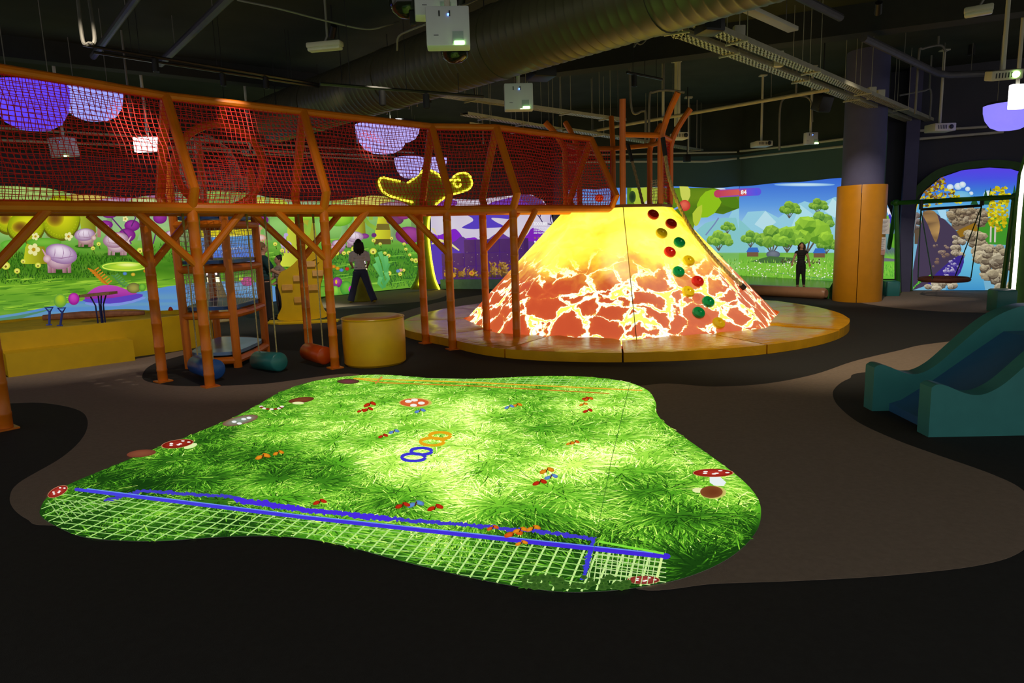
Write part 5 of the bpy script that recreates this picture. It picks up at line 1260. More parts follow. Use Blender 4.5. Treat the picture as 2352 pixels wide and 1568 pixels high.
# concrete beam
b0_, b1_ = Z(1235, 172, 4.75), Z(2380, 22, 4.75); bu = (b1_ - b0_).normalized(); bn = Vector((-bu.y, bu.x, 0)); 
tag(obj('ceiling_beam', MB().prism([b0_ - bu * 4, b1_ + bu * 2, b1_ + bu * 2 + bn * .38, b0_ - bu * 4 + bn * .38], (0, 0, CEIL - 4.75 + .02)), mat('beam_dark', (44, 46, 40), .9), smooth=False), 'long dark beam across the right half of the ceiling', 'beam')
b2_, b3_ = Z(-40, 108, 4.85), Z(735, 196, 4.85); bu = (b3_ - b2_).normalized(); bn = Vector((-bu.y, bu.x, 0))
tag(obj('ceiling_beam', MB().prism([b2_ + bn * .5, b3_ + bu * 3 + bn * .5, b3_ + bu * 3 + bn * .8, b2_ + bn * .8], (0, 0, CEIL - 4.85 + .02)), mat('beam_dark', (44, 46, 40), .9), smooth=False), 'dark beam above the lighting track on the left', 'beam')
# cable trays
def tray(label, p0, p1, wd=.16, h=.07, rods=5, r0=.045):
    t = thing('cable_tray', label, 'cable tray', p0, 'perforated cable trays'); u = (p1 - p0); L_ = u.length; u.normalize(); nn_ = Vector((-u.y, u.x, 0)).normalized(); up = nn_.cross(u) * -1
    if up.z < 0: up = -up
    mb = MB()
    for s in (-1, 1):
        a = p0 + nn_ * s * wd / 2; mb.prism([a, a + u * L_, a + u * L_ + up * h, a + up * h], nn_ * s * .004)
    obj('side_rail', mb, TRAY_M, t, smooth=False)
    mb = MB(); n = int(L_ / .11)
    for k in range(n):
        a = p0 + u * (L_ * k / n); w_ = wd / 2
        mb.prism([a - nn_ * w_, a + u * r0 - nn_ * w_, a + u * r0 + nn_ * w_, a + nn_ * w_], up * .004)
    for s in (-.33, 0, .33): mb.prism([p0 + nn_ * wd * (s - .07), p0 + u * L_ + nn_ * wd * (s - .07), p0 + u * L_ + nn_ * wd * (s + .07), p0 + nn_ * wd * (s + .07)], up * .004)
    obj('slotted_bottom', mb, TRAY_M, t, smooth=False)
    mb = MB()
    for k in range(3): mb.tube([p0 + nn_ * (k - 1) * .035 + up * .03, p0 + u * L_ + nn_ * (k - 1) * .03 + up * .03], .012, 5)
    obj('cables', mb, BLACK_M, t)
    for k in range(rods):
        c = p0 + u * (L_ * (k + .5) / rods); mb = MB().box(c - up * .012, (wd * 1.9, .03, .02), rotz(math.atan2(nn_.y, nn_.x)))
        for s in (-1, 1): hang(mb, c + nn_ * s * wd * .85, .005)
        obj('hanger', mb, TRAY_M, t)
    return t
tray('near long perforated cable tray running to the column', Z(1566, 84, 4.0), Z(2140, 299, 4.0)); tray('far long perforated cable tray with junction boxes', Z(1576, 48, 4.0), Z(2165, 291, 4.0))
c0_, c1_ = Z(1543, 54, 4.06), Z(1562, 92, 3.99)
tray('short cable tray joining the two long trays', Z(1545, 60, 4.0), Z(1563, 88, 4.0), .16, .1, 1)
for i, (x, y) in enumerate([(1697, 80), (1787, 136), (2002, 214), (2022, 220)]):
    q = Z(x, y, 4.12); tag(obj('junction_box', MB().box(q, (.14, .10, .22), bev=.01), CREAM_P), ['cream junction box near the start of the far tray', 'cream junction box in the middle of the far tray', 'left of two cream boxes on the far tray by the column', 'right of two cream boxes on the far tray by the column'][i], 'junction box', 'boxes on the far cable tray')
tray('greenish cable tray behind the second hanging projector', Z(1016, 222, 4.1), Z(1431, 279, 4.1), .18, .06, 4); tray('pale tray above the red net, upper one', Z(1066, 264, 3.95), Z(1310, 304, 3.95), .2, .05, 3); tray('pale tray above the red net, lower one', Z(1071, 288, 3.8), Z(1290, 315, 3.8), .2, .05, 3)
tray('cable tray ending at the volcano crown posts', Z(1300, 300, 3.9), Z(1640, 352, 3.9), .2, .05, 3)
# wall rails (ring of conduits along the walls)
def rail(label, pts, r=.03, rods=4): ztube('wall_conduit', label, 'conduit', pts, r, PIPE_M, 'conduits running along the walls', rods)
def wrail(label, a, b, pts, r=.03, rods=4):
    P3 = [W(x, y, a, b, .25) for x, y in pts]; t = thing('wall_conduit', label, 'conduit', P3[0], 'conduits running along the walls'); obj('pipe', MB().tube(P3, r, 8), CREAM_P, t)
    n_ = Vector((b.y - a.y, a.x - b.x, 0)).normalized()
    if n_.dot(CAM - a) < 0: n_ = -n_
    for k in range(rods):
        f = (k + .5) / rods * (len(P3) - 1); i = int(f); q = P3[i].lerp(P3[min(i + 1, len(P3) - 1)], f - i); obj('wall_bracket', MB().tube([q, q - n_ * .26], .014, 6), PIPE_M, t)
wrail('upper conduit line above the meadow picture', RWC, RWr, [(1700, 347), (1810, 336), (1938, 319)]); wrail('lower conduit line above the meadow picture', RWC, RWr, [(1700, 363), (1760, 356), (1938, 336)])
wrail('conduit line behind the crown posts', RW0, RWC, [(1300, 372), (1450, 371), (1622, 371), (1692, 364)]); wrail('upper conduit line behind the crown posts', RW0, RWC, [(1300, 356), (1450, 354), (1692, 349)], .025)
wrail('lower conduit line right of the column', AWa, AWb, [(2098, 320), (2305, 303)]); wrail('upper conduit line right of the column', AWa, AWb, [(2098, 301), (2267, 291)])
wrail('upper conduit line behind the left net', LWa, LWb, [(-60, 290), (330, 314), (620, 331), (950, 350)]); wrail('middle conduit line behind the red net', LWa, LWb, [(0, 322), (590, 345), (950, 362)]); wrail('lower conduit line behind the red net', LWa, LWb, [(300, 338), (700, 358), (950, 371)], .022)
ztube('sloping_pipe', 'long pale straight pipe crossing behind the crown posts', 'pipe', [(1335, 306, 4.0), (1450, 284, 4.0), (1906, 205, 4.0)], .034, mat('pale_pipe', (176, 168, 140), .5), None, 4)
ztube('drain_pipe', 'grey drain pipe bending at the upper right ceiling', 'pipe', [(1983, 86, 4.6), (2152, 168, 4.6), (2180, 172, 4.6), (2280, 168, 4.6)], .065, DPIPE_M, None, 3)
ztube('drain_pipe', 'thick grey pipe slanting down at the upper left', 'pipe', [(545, -25, 4.7), (368, 146, 4.7)], .06, DPIPE_M, None, 2); ztube('drain_pipe', 'thinner grey pipe slanting at the far upper left', 'pipe', [(322, -18, 4.7), (214, 130, 4.7)], .05, DPIPE_M, None, 2)
ztube('drain_pipe', 'short brown pipe at the top behind the far tray', 'pipe', [(1830, -10, 4.8), (1930, 40, 4.8)], .06, DPIPE_M, None, 1)
# black lighting tracks with spot heads
def track(label, p0, p1, spots, tgt):
    a, b = Z(*p0), Z(*p1); t = thing('lighting_track', label, 'light track', a, 'black lighting tracks')
    obj('rail', MB().tube([a, b], .022, 6), mat('track_black', (58, 58, 54), .4, metal=.4), t); u = b - a
    for k in range(3): mb = MB(); hang(mb, a + u * ((k + .5) / 3), .005); obj('hanger_rod', mb, BLACK_M, t)
    for f, tg in zip(spots, tgt):
        c = a + u * f; dr = (tg - c).normalized() if tg is not None else Vector((0, 0, -1)); h = c + Vector((0, 0, -.12)); M = dr.to_track_quat('Z', 'Y').to_matrix()
        sp_ = obj('spot_head', MB().lathe([(.0, -.09), (.045, -.09), (.045, .09), (.036, .09), (.03, .06), (0, .06)], h, 14, M).tube([c, h], .012, 6), BLACK_M, t)
        if tg is not None:
            l = bpy.data.lights.new('spot_lamp', 'SPOT'); l.energy = 420; l.spot_size = math.radians(20); l.spot_blend = .7; l.color = (1, .80, .6); l.shadow_soft_size = .04
            lo = bpy.data.objects.new('spot_lamp', l); COL.objects.link(lo); lo.matrix_world = Matrix.Translation(h + dr * .11) @ dr.to_track_quat('-Z', 'Y').to_matrix().to_4x4()
            lo.parent = sp_; lo.matrix_parent_inverse = Matrix.Translation(-ORG[t.name])
NT = [Ap[1].lerp(Ap[2], .80).lerp(Kf[1].lerp(Kf[2], .80), .42), Ap[2].lerp(Ap[3], .45).lerp(Kf[2].lerp(Kf[3], .45), .18), Ap[3].lerp(Ap[4], .45).lerp(Kf[3].lerp(Kf[4], .45), .35), Ap[4].lerp(Ap[5], .0).lerp(Kf[4].lerp(Kf[5], .0), .15)]
track('long black lighting track at the upper left ceiling', (190, 103, 4.4), (735, 194, 4.4), (.25, .72), [None, None])
track('second black lighting track parallel below the first', (215, 120, 4.35), (742, 201, 4.35), (.5,), [None])
track('black track crossing below the big duct', (735, 192, 3.62), (1110, 222, 3.62), (.35, .62), [None, None])
track('black track under the right beam', (1440, 166, 4.3), (1520, 182, 4.3), (.2,), [None])
track('thin black track far right of the crown', (1667, 355, 3.85), (1714, 362, 3.85), (), [])
q = Z(1695, 10, 4.5); q2 = Z(1822, 68, 4.5); u = (q2 - q); uL = u.length
tl_ = thing('batten_light', 'unlit cream batten lamp near the top beside the duct', 'lamp', q); obj('body', MB().box(q + u * .5, (uL, .16, .06), rotz(math.atan2(u.y, u.x)), bev=.01), CREAM_P, tl_)
for f in (.15, .85): mb = MB(); hang(mb, q + u * f); obj('hanger_rod', mb, PIPE_M, tl_)

# ceiling spotlights; all but those aimed at the net are added fill lamps
def spot(label, pos, tg, power, deg, col=(1, .86, .68), blend=.7):
    pos, tg = Vector(pos), Vector(tg); dr = (tg - pos).normalized(); M = dr.to_track_quat('Z', 'Y').to_matrix(); t = thing('ceiling_spotlight', label, 'spotlight', pos, 'black ceiling spotlights')
    obj('head', MB().lathe([(0, -.12), (.05, -.12), (.055, .06), (.045, .06), (.04, .02), (0, .02)], pos, 16, M), BLACK_M, t); obj('stem', MB().tube([pos, Vector((pos.x, pos.y, CEIL + .01))], .012, 6), BLACK_M, t)
    l = bpy.data.lights.new('spot_lamp', 'SPOT'); l.energy = power; l.spot_size = math.radians(deg); l.spot_blend = blend; l.color = col; l.shadow_soft_size = .05
    lo = bpy.data.objects.new('spot_lamp', l); COL.objects.link(lo); lo.location = dr * .08; lo.rotation_euler = dr.to_track_quat('-Z', 'Y').to_euler(); lo.parent = t
for i, (tg, nm) in enumerate(zip(NT, ('first', 'second', 'third', 'fourth'))):
    spot(f'black spotlight aimed at the red net, {nm} from the left', tg - PP[2] * 1.0 + Vector((-.2, 0, 4.75 - tg.z)), tg, (260, 220, 150, 180)[i], (21, 17, 15, 15)[i])
spot('black fill spotlight added above the activity board', (-2.6, 10.9, 4.8), (-4.8, 14.2, .8), 420, 48); spot('black fill spotlight added above the walking woman', (-2.2, 14.6, 4.8), (-4.0, 18.0, .6), 1150, 40, (.95, 1, .75))  # from here on, unseen lamps added to brighten dim areas
spot('black fill spotlight added above the tower and pouf', (-1.6, 5.4, 4.9), (-3.1, 9.2, .3), 190, 46); spot('black fill spotlight added above the sand box', (-4.2, 6.9, 4.9), (-6.6, 10.4, .5), 300, 52); spot('black fill spotlight added facing the yellow column', (5.6, 10.6, 4.8), (7.5, 14.4, 1.3), 520, 38)
spot('black fill spotlight added over the open floor beside the mats', (4.2, 7.6, 4.9), (4.6, 9.3, 0), 430, 78, (1, .82, .56))

# projectors on poles
LENS = glow('projector_lens', (190, 255, 150), 6.0)
def projector(label, x, y, z=3.58, rz=0.0, tilt=0.0, kind='down', lens=True, size=(.40, .36, .15), glowcol=None):
    c = Z(x, y, z); t = thing('projector', label, 'projector', c, 'ceiling projectors')
    M = rotz(rz) @ Matrix.Rotation(tilt, 3, 'X')
    if kind == 'down':                     # hung upright: broad face to the viewer, lens at its lower edge
        sx, sy, sz = size[0], size[2], size[1]
        bd_ = obj('housing', MB().box(c, (sx, sy, sz), M, bev=.014), WHITE_P if not glowcol else glow('lit_box_white', (255, 255, 255), 3.0), t)
        if not glowcol:
            for q in (-.075, .02): obj('vent_slot', MB().box(c + M @ Vector((q, -sy / 2 - .002, sz * .30)), (.012, .006, .05), M), BLACK_M, t, smooth=False)
            obj('status_light', MB().box(c + M @ Vector((.008, -sy / 2 - .004, sz * .27)), (.016, .006, .016), M), glow('led_blue', (90, 130, 255), 5), t, smooth=False)
            w_ = obj('lens_window', MB().box(c + M @ Vector((.09, -sy / 2 - .002, -sz * .30)), (.10, .006, .11), M), mat('window_grey', (176, 190, 190), .2), t, smooth=False)
            obj('lens', MB().box(c + M @ Vector((.10, -sy / 2 - .008, -sz * .44)), (.095, .02, .035), M, bev=.008), LENS, w_)
            obj('logo', MB().box(c + M @ Vector((-.11, -sy / 2 - .002, -sz * .24)), (.045, .003, .008), M), mat('logo_grey', (110, 110, 120), .5), t, smooth=False)
    else:
        sx, sy, sz = size[0], size[1], size[2] * .8
        obj('housing', MB().box(c, (sx, sy, sz), M, bev=.014), CREAM_P, t)
        obj('lens', MB().lathe([(0, 0), (.04, 0), (.045, .02), (.03, .03), (0, .03)], c + M @ Vector((sx * .25, -sy / 2, 0)), 14, M @ Matrix.Rotation(PI / 2, 3, 'X')), LENS if lens else BLACK_M, t)
        mb = MB()
        for k in range(6): mb.box(c + M @ Vector((-sx * .35 + k * .035, -sy / 2 - .002, 0)), (.014, .004, sz * .5), M)
        obj('vent_slots', mb, BLACK_M, t, smooth=False)
    zt = c.z + (size[1] / 2 if kind == 'down' else .06)
    obj('mount_pole', MB().tube([Vector((c.x, c.y + .02, zt - .02)), Vector((c.x, c.y + .02, CEIL + .01))], .028, 8), CREAM_P, t)
    obj('ceiling_plate', MB().box((c.x, c.y + .02, CEIL - .01), (.16, .16, .03), bev=.004), CREAM_P, t)
    return t, c
projector('nearest big white projector hanging at the top centre', 1029, 66, 3.58, .06, -.10)
projector('white projector hanging above the red net centre', 1191, 224, 3.57, .04, -.06)
projector('white projector behind the net at far left', 146, 338, 3.55, -.2, .1, size=(.5, .36, .16)); projector('grey projector cut by the top edge beside a dark dome', 1000, 0, 3.9, .15, -.15)
projector('flat white projector on a pole near the column, left one', 1749, 331, 3.62, .1, 0, 'flat', False); projector('small white projector left of the column with blue light', 1862, 318, 3.62, .1, 0, size=(.28, .26, .14)); projector('flat white projector at the end of the long trays', 2159, 294, 3.62, .05, 0, 'flat', False, size=(.46, .36, .2))
projector('white projector between the crown posts and the pale pipe', 1560, 313, 3.62, .2, 0, 'flat', False, size=(.3, .3, .17)); projector('tilted cream projector at the upper right edge', 2305, 172, 3.6, -.35, .2, 'flat', True, size=(.36, .34, .16))
projector('glowing white light box behind the left net', 340, 332, 3.62, 0, 0, glowcol=1, size=(.52, .28, .1)); projector('small glowing white light box above the tree gate', 933, 415, 3.62, 0, 0, glowcol=1, size=(.40, .27, .1)); projector('bright white light box above the violet dome lamp at right', 2337, 222, 3.6, 0, 0, glowcol=1, size=(.24, .38, .1))
projector('white projector seen through the net, near the ring portal', 575, 352, 3.58, 0, 0, 'flat', False, size=(.3, .3, .1))
# projector beam on the volcano
lc = Z(1195, 250, 3.40); l = bpy.data.lights.new('projector_beam', 'SPOT'); l.energy = 620; l.spot_size = math.radians(30); l.spot_blend = .8; l.color = (1, .95, .72); l.shadow_soft_size = .03
lo = bpy.data.objects.new('projector_beam', l); COL.objects.link(lo); tgt = D(1490, 600, 10.6); lo.location = lc; lo.rotation_euler = (tgt - lc).to_track_quat('-Z', 'Y').to_euler()

# dark glass domes
def dome_cam(label, x, y, z, r):
    c = Z(x, y, z); t = thing('dome_speaker', label, 'dome', c)
    obj('bowl', MB().lathe([(r, 0), (r * .97, -r * .35), (r * .8, -r * .68), (r * .45, -r * .92), (0, -r)], c, 24), mat('dark_glass', (34, 36, 26), .12), t)
    obj('rim', MB().lathe([(r * .9, .12), (r * 1.03, .06), (r * 1.03, -.01), (r, -.02)], c, 24), BLACK_M, t); mb = MB(); hang(mb, c + Vector((0, 0, .1)), .015); obj('stem', mb, BLACK_M, t)
dome_cam('dark glass dome below the nearest projector', 1045, 110, 3.75, .165); dome_cam('dark glass dome cut by the top edge', 935, -2, 3.95, .18)
def blackbox(label, x, y, z, s, name='black_speaker', r=0):
    c = Z(x, y, z); t = thing(name, label, 'speaker', c); obj('cabinet', MB().box(c, s, rotz(.3) @ Matrix.Rotation(r, 3, 'X'), bev=.02), BLACK_M, t); obj('grille', MB().box(c + Vector((0, -s[1] / 2 - .0, 0)), (s[0] * .8, .02, s[2] * .8), rotz(.3) @ Matrix.Rotation(r, 3, 'X'), bev=.004), mat('grille_dark', (20, 20, 20), .8), t); mb = MB(); hang(mb, c, .012); obj('bracket', mb, BLACK_M, t)
blackbox('black stage lamp hanging at the start of the trays', 1630, 48, 4.05, (.26, .26, .28)); blackbox('black round speaker under the pale pipe near the column', 1889, 236, 3.95, (.28, .24, .3), 'black_speaker', .4); blackbox('small black speaker by the crown posts', 1578, 364, 3.45, (.16, .14, .18)); blackbox('black air box behind the second projector', 1243, 166, 4.45, (.4, .5, .22)); blackbox('small black sensor left of the nearest projector', 948, 42, 3.75, (.06, .06, .14))

# emergency lights
def elight(label, x, y, z, wd, rz):
    c = Z(x, y, z); t = thing('emergency_light', label, 'lamp', c, 'cream emergency lamps'); M = rotz(rz)
    obj('body', MB().box(c, (wd, .14, .07), M, bev=.02), CREAM_P, t); obj('lens_cover', MB().box(c - Vector((0, 0, .05)), (wd * .96, .12, .05), M, bev=.022), mat('lens_cream', (232, 232, 200), .3), t)
    obj('drop_pipe', MB().tube([c + M @ Vector((0, 0, .03)), c + M @ Vector((.04, 0, .1)), Vector((c.x + .04, c.y, CEIL))], .016, 8), PIPE_M, t)
elight('cream emergency lamp hanging left of the nearest projector', 746, 103, 4.2, .48, -.2); elight('cream emergency lamp at the top right corner', 2248, 21, 4.2, .3, -.6)

# loose white cables
def cable(label, pts, r=.012):
    ps = smooth_open([Z(*p) for p in pts], 6); t = tag(obj('white_cable', MB().tube(ps, r, 6), PIPE_M), label, 'cable', 'loose ceiling cables')
cable('white cable sagging above the emergency lamp', [(545, 0, 4.6), (640, 20, 4.5), (745, 47, 4.45), (840, 67, 4.4), (890, 58, 4.5), (915, 50, 4.8)])
cable('white cable hooking down to the nearest projector', [(912, 115, 4.0), (915, 85, 4.0), (940, 70, 4.0), (978, 55, 3.8)]); cable('white cable curving at the top beside the duct', [(1055, 14, 3.9), (1075, 8, 4.1), (1100, -4, 4.4)])
cable('white looped conduit at the upper left', [(178, -8, 4.6), (190, 92, 4.0), (205, 99, 3.95), (217, 88, 4.0), (204, -8, 4.7)], .02); cable('white looped conduit behind the duct above the net', [(1069, 190, 4.6), (1070, 215, 4.4), (1090, 221, 4.35), (1088, 195, 4.6)], .02)
def cabled(label, d, pts, r=.022):
    ps = smooth_open([D(x, y, d) for x, y in pts], 6); hi = max(ps, key=lambda p: p.z)
    tag(obj('white_cable', MB().tube(ps, r, 6).tube([hi, Vector((hi.x, hi.y, CEIL + .01))], r, 6), PIPE_M), label, 'cable', 'loose ceiling cables')
cabled('tall looped conduit above the flat projector at right', 13.7, [(2102, 262), (2111, 125), (2120, 112), (2160, 104), (2172, 118)]); cabled('small looped conduit right of the column', 15.2, [(2067, 219), (2120, 209), (2138, 209), (2136, 272)], .02)
cabled('looped conduit between the two small projectors', 15.1, [(1790, 345), (1792, 250), (1805, 224), (1840, 220), (1862, 232), (1866, 280)]); cabled('curled cable under the right beam', 11.25, [(1466, 78), (1456, 108), (1470, 88), (1484, 90), (1472, 102), (1458, 95)], .012)
cabled('square conduit hoop behind the crown posts', 14.0, [(1490, 345), (1492, 225), (1500, 212), (1530, 207), (1572, 212)], .024); cabled('conduit drop left of the crown posts', 14.1, [(1482, 330), (1483, 262), (1476, 255), (1452, 255), (1446, 160)], .024)
for i, (x, y0, y1) in enumerate([(1523, 203, 278), (1553, 203, 290), (1580, 209, 349)]):
    c = Z(x, y1, 3.75 + .1 * (2 - i)); tag(obj('support_pole', MB().tube([c, Vector((c.x, c.y, CEIL))], [.03, .045, .03][i], 8).box((c.x, c.y, CEIL - .02), (.2, .12, .05)), CREAM_P), ['thin', 'thick', 'longest'][i] + ' cream support pole behind the crown posts', 'pole', 'cream poles behind the crown')
for i, (x, y0, z) in enumerate([(305, 300, 3.6), (889, 262, 4.0), (940, 250, 4.05), (958, 245, 4.1), (1680, 348, 3.9), (1600, 340, 3.9), (1110, 330, 3.6), (820, 330, 3.6)]):
    c = Z(x, y0, z); tag(obj('support_rod', MB().tube([c, Vector((c.x, c.y, CEIL))], .018, 6), PIPE_M), 'thin grey rod hanging from the ceiling ' + ['left of the first net rib', 'above the pair of dome lamps, left', 'above the pair of dome lamps, middle', 'above the pair of dome lamps, right', 'left of the thin black track', 'right of the crown posts', 'over the right net section', 'over the middle net section'][i], 'rod', 'thin ceiling rods')

# dome lamps
def lamp(label, x, ytop, wpx, z, col, s, flat=.62):
    c = Z(x, ytop, z); r = wpx / 2 * (c - CAM).dot(FW) / FPX; t = thing('dome_lamp', label, 'lamp', c, 'glowing dome lamps')
    obj('bowl', MB().lathe([(r, 0), (r * .985, -r * flat * .25), (r * .9, -r * flat * .55), (r * .7, -r * flat * .82), (r * .4, -r * flat * .96), (0, -r * flat)], c, 32), glow('dome_%d_%d' % (col[0], col[1]), col, s), t)
    obj('cover', MB().lathe([(r, 0), (r * .9, .05), (r * .3, .09), (0, .09)], c, 32), mat('lamp_cover', (70, 70, 90), .5), t)
    for q in (-1, 1): mb = MB(); hang(mb, c + Vector((q * r * .6, 0, .04)), .007); obj('hanger_rod', mb, PIPE_M, t)
lamp('large deep violet dome lamp at the left edge', 66, 196, 158, 3.95, (92, 66, 244), 1.0, 1.28); lamp('pale blue dome lamp right of the large violet one', 209, 205, 128, 4.35, (150, 160, 255), 1.05, 1.1)
lamp('pale violet dome lamp behind the net, front of the middle pair', 877, 288, 122, 3.95, (176, 170, 255), 1.0, 1.05); lamp('pale violet dome lamp behind the net, rear of the middle pair', 922, 284, 84, 4.15, (176, 170, 255), 1.0, 1.0)
lamp('small pale violet dome lamp above the tree gate, left', 938, 362, 64, 4.0, (176, 170, 255), 1.0, 1.45); lamp('small pale violet dome lamp above the tree gate, right', 996, 363, 60, 4.15, (176, 170, 255), 1.0, 1.15); lamp('violet dome lamp at the right edge below the light box', 2322, 240, 106, 3.9, (140, 130, 250), 1.0, 1.1)

# small light pool under the nest swing
l = bpy.data.lights.new('swing_downlight', 'SPOT'); l.energy = 60; l.spot_size = math.radians(13); l.spot_blend = .5; l.color = (1, .85, .65)
lo = bpy.data.objects.new('swing_downlight', l); COL.objects.link(lo); q = Z(2190, 686, 0); lo.location = (q.x, q.y, 4.9)
dl = tag(obj('downlight', MB().lathe([(.06, .2), (.07, .0), (.05, .0), (.04, .1), (0, .1)], Vector((q.x, q.y, CEIL - .2)), 16), BLACK_M), 'small black downlight above the nest swing', 'lamp'); 

# ------------------------------------------------------------------ people
def solid(mb, voxel, smooth_it=4):
    me = bpy.data.meshes.new('tmp'); me.from_pydata([tuple(p) for p in mb.v], [], mb.f)
    bm = bmesh.new(); bm.from_mesh(me); bmesh.ops.recalc_face_normals(bm, faces=bm.faces[:]); bm.to_mesh(me); bm.free()
    o = bpy.data.objects.new('tmp', me); COL.objects.link(o)
    r = o.modifiers.new('r', 'REMESH'); r.mode = 'VOXEL'; r.voxel_size = voxel
    s = o.modifiers.new('s', 'SMOOTH'); s.iterations = smooth_it; s.factor = .5
    dg = bpy.context.evaluated_depsgraph_get(); m2 = bpy.data.meshes.new_from_object(o.evaluated_get(dg))
    out = MB(); out.v = [v.co.copy() for v in m2.vertices]; out.f = [tuple(p.vertices) for p in m2.polygons]
    bpy.data.objects.remove(o); bpy.data.meshes.remove(me); bpy.data.meshes.remove(m2); return out
def person(label, base, face, H, legs, arms, shirt, pants, hair, hairlen, sleeve=.5, flare=0.0, shoe=(40, 36, 34), bun=False, head_turn=0.0):
    """legs/arms: for (left, right) joint offsets (side, forward, height) in units of H; facing +y locally"""
    R_ = rotz(face); T = lambda x, y, z: base + R_ @ Vector((x * H, y * H, z * H))
    t = thing('person', label, 'person', base); b = MB()
    def tb(pts, rs, n=12, m=None): (m or b).tube([T(*p) for p in pts], [r * H for r in rs], n)
    def el(c, r, m=None, n=14): (m or b).ball(T(*c), tuple(q * H for q in r), R_, n)
    # trunk, neck, head
    for z, rx, ry in ((.50, .092, .066), (.54, .093, .068), (.58, .084, .06), (.63, .078, .056), (.68, .084, .058), (.73, .094, .062), (.77, .100, .060), (.805, .085, .05)): el((0, 0, z), (rx, ry, .045))
    tb([(0, -.005, .80), (0, .0, .84), (0, .008, .88)], [.04, .033, .034]); hr = Matrix.Rotation(head_turn, 3, 'Z')
    hp = lambda x, y, z: (hr @ Vector((x, y, 0))).to_tuple()[:2] + (z,)
    el((0, .008, .935), (.046, .056, .065)); el(hp(0, .03, .905), (.034, .036, .036)); el(hp(0, .066, .925), (.009, .013, .014), n=8)
    for s in (-1, 1): el(hp(s * .047, .0, .93), (.008, .014, .02), n=8)
    lw, rw = [], []
    for s, (hip, knee, ank) in zip((-1, 1), legs):
        tb([hip, tuple((a + c) / 2 for a, c in zip(hip, knee)), knee, tuple((a + c) / 2 for a, c in zip(knee, ank)), ank], [.058, .05, .036, .033, .022])
        el((ank[0], ank[1] + .035, ank[2] - .015), (.024, .07, .02))
    for s, (sh, elb, wr) in zip((-1, 1), arms):
        tb([(s * .07, 0, .79), sh, tuple((a + c) / 2 for a, c in zip(sh, elb)), elb, tuple((a + c) / 2 for a, c in zip(elb, wr)), wr], [.04, .036, .029, .024, .022, .016])
        dv = (Vector(wr) - Vector(elb)).normalized(); sd_ = dv.cross(Vector((0, 1, 0))); sd_ = sd_.normalized() if sd_.length > .2 else Vector((1, 0, 0)); pm = Vector(wr) + dv * .028
        tb([wr, tuple(pm), tuple(pm + dv * .02)], [.017, .022, .018], 8); nn_ = sd_.cross(dv)
        for k, ln in enumerate((.036, .042, .040, .030)):
            r0 = pm + dv * .018 + sd_ * (.012 * (k - 1.5)); tb([tuple(r0), tuple(r0 + dv * ln * .5 + nn_ * .004), tuple(r0 + dv * ln + nn_ * .014)], [.0065, .006, .005], 6)
        r0 = Vector(wr) + dv * .02 + sd_ * -.018; tb([tuple(r0), tuple(r0 + dv * .018 - sd_ * .014), tuple(r0 + dv * .034 - sd_ * .014)], [.008, .007, .006], 6)
    body = obj('body', solid(b, .0075 * H / 1.0 if H < 1.3 else .0095), SKIN_M, t, ang=180)
    for s in (-1, 1): obj('eye', MB().ball(T(*hp(s * .018, .058, .938)), .006 * H, n=8), mat('eye_dark', (30, 24, 20), .3), body)
    # shirt
    m = MB()
    for z, rx, ry in ((.545, .098, .074), (.58, .092, .068), (.63, .088, .066), (.68, .094, .068), (.73, .104, .072), (.775, .110, .070), (.81, .086, .056)): el((0, 0, z), (rx, ry, .04), m)
    for s, (sh, elb, wr) in zip((-1, 1), arms):
        e = tuple(a + (c - a) * min(1, sleeve * 2) for a, c in zip(sh, elb)); pts = [(s * .07, 0, .79), sh, e]; rs = [.048, .046, .042]
        if sleeve > .5: w2 = tuple(a + (c - a) * (sleeve - .5) * 2 for a, c in zip(elb, wr)); pts.append(w2); rs[2] = .034; rs.append(.026)
        tb(pts, rs, 12, m)
    obj('shirt', solid(m, .011), mat('cloth_%d_%d_%d' % shirt, shirt, .85), t, ang=180)
    m = MB()
    for z, rx, ry in ((.49, .098, .074), (.53, .098, .074), (.565, .092, .068)): el((0, 0, z), (rx, ry, .04), m)
    for hip, knee, ank in legs:
        a2 = (ank[0], ank[1], ank[2] - .012); tb([hip, tuple((a + c) / 2 for a, c in zip(hip, knee)), knee, tuple((a + c) / 2 for a, c in zip(knee, a2)), a2], [.066, .058, .044 + flare * .2, .040 + flare * .6, .030 + flare], 14, m)
    obj('trousers', solid(m, .011), mat('cloth_%d_%d_%d' % pants, pants, .85), t, ang=180)
    for hip, knee, ank in legs:
        m = MB(); el((ank[0], ank[1] + .035, ank[2] - .018), (.030, .078, .024), m); obj('shoe', m, mat('shoe_%d_%d' % shoe[:2], shoe, .5), t)
    m = MB(); el((0, -.008, .952), (.055, .06, .062), m)
    if hairlen > 0:
        for k in range(7):
            a = PI + PI * (k + .5) / 7; x, y = .048 * math.cos(a), .045 * math.sin(a) - .005
            tb([(x, y, .955), (x * 1.25, y * 1.15 - .006, .955 - hairlen * .5), (x * 1.1 + .006 * (k % 2), y * 1.1, .955 - hairlen)], [.028, .030, .012], 8, m)
    if bun: el((0, -.045, 1.0), (.026, .026, .024), m)
    obj('hair', solid(m, .0085), mat('hair_%d_%d' % hair[:2], hair, .7, var=.3, scale=40), t, ang=180)
    return t
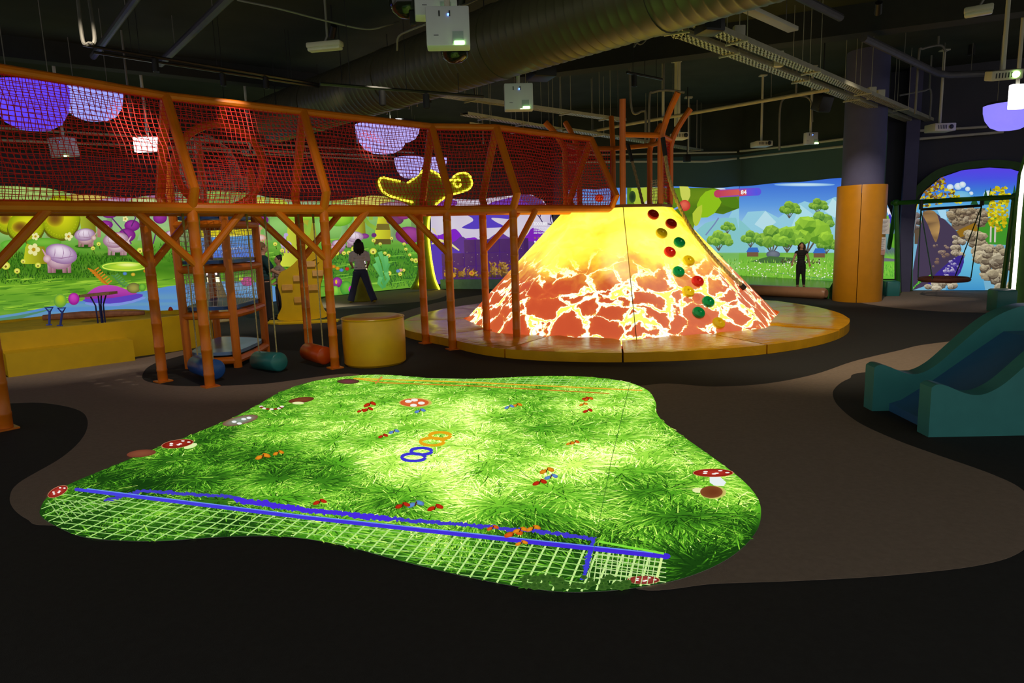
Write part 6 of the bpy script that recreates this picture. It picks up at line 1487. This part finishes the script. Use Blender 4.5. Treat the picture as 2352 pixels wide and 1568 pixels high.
wb = D(832, 693, 17.75); wb.z = 0
person('woman in white top and flared dark jeans striding away by the forest picture', wb, .25, 1.66,
       [((-.045, 0, .495), (-.105, .07, .275), (-.175, .09, .045)), ((.045, 0, .495), (.105, -.03, .27), (.185, -.11, .05))],
       [((-.115, 0, .775), (-.135, .03, .64), (-.11, .13, .58)), ((.115, 0, .775), (.14, .0, .64), (.12, .12, .57))], (238, 226, 228), (60, 64, 96), (34, 26, 20), .20, .42, .024, (190, 160, 20), head_turn=.1)
ab = D(616, 736, 14.4); ab.z = 0
person('adult in dark teal shirt and black trousers bending to the child behind the board', ab, -.9, 1.66,
       [((-.045, 0, .50), (-.05, .02, .27), (-.05, -.01, .04)), ((.045, 0, .50), (.055, .02, .27), (.06, .0, .04))],
       [((-.112, 0, .775), (-.14, .06, .65), (-.09, .18, .62)), ((.112, 0, .775), (.15, .06, .65), (.13, .17, .58))], (10, 56, 62), (36, 34, 36), (120, 92, 60), 0, .42, 0, bun=True)
kb = D(650, 725, 15.15); kb.z = 0
person('child in a pale grey top standing behind the yellow activity board', kb, 2.4, 1.36,
       [((-.045, 0, .49), (-.05, .02, .27), (-.05, -.01, .04)), ((.045, 0, .49), (.055, .02, .27), (.06, .0, .04))],
       [((-.112, 0, .765), (-.13, .03, .64), (-.10, .12, .58)), ((.112, 0, .765), (.13, .04, .64), (.10, .14, .60))], (170, 150, 140), (70, 60, 60), (40, 30, 26), 0, .45, 0, bun=True)
gb = Z(1838, 652, .25); gb = D(1838, 652, 15.75); gb.z = .25
person('girl in a black outfit standing before the low polygon trees picture', gb, PI - .3, 1.02,
       [((-.04, 0, .50), (-.06, .01, .27), (-.075, .0, .04)), ((.04, 0, .50), (.055, .02, .27), (.06, .0, .04))],
       [((-.105, 0, .77), (-.15, .02, .65), (-.17, .05, .53)), ((.105, 0, .77), (.155, .04, .66), (.19, .08, .55))], (24, 26, 30), (20, 22, 26), (40, 30, 24), .15, .1, 0, (150, 110, 90), head_turn=.3)
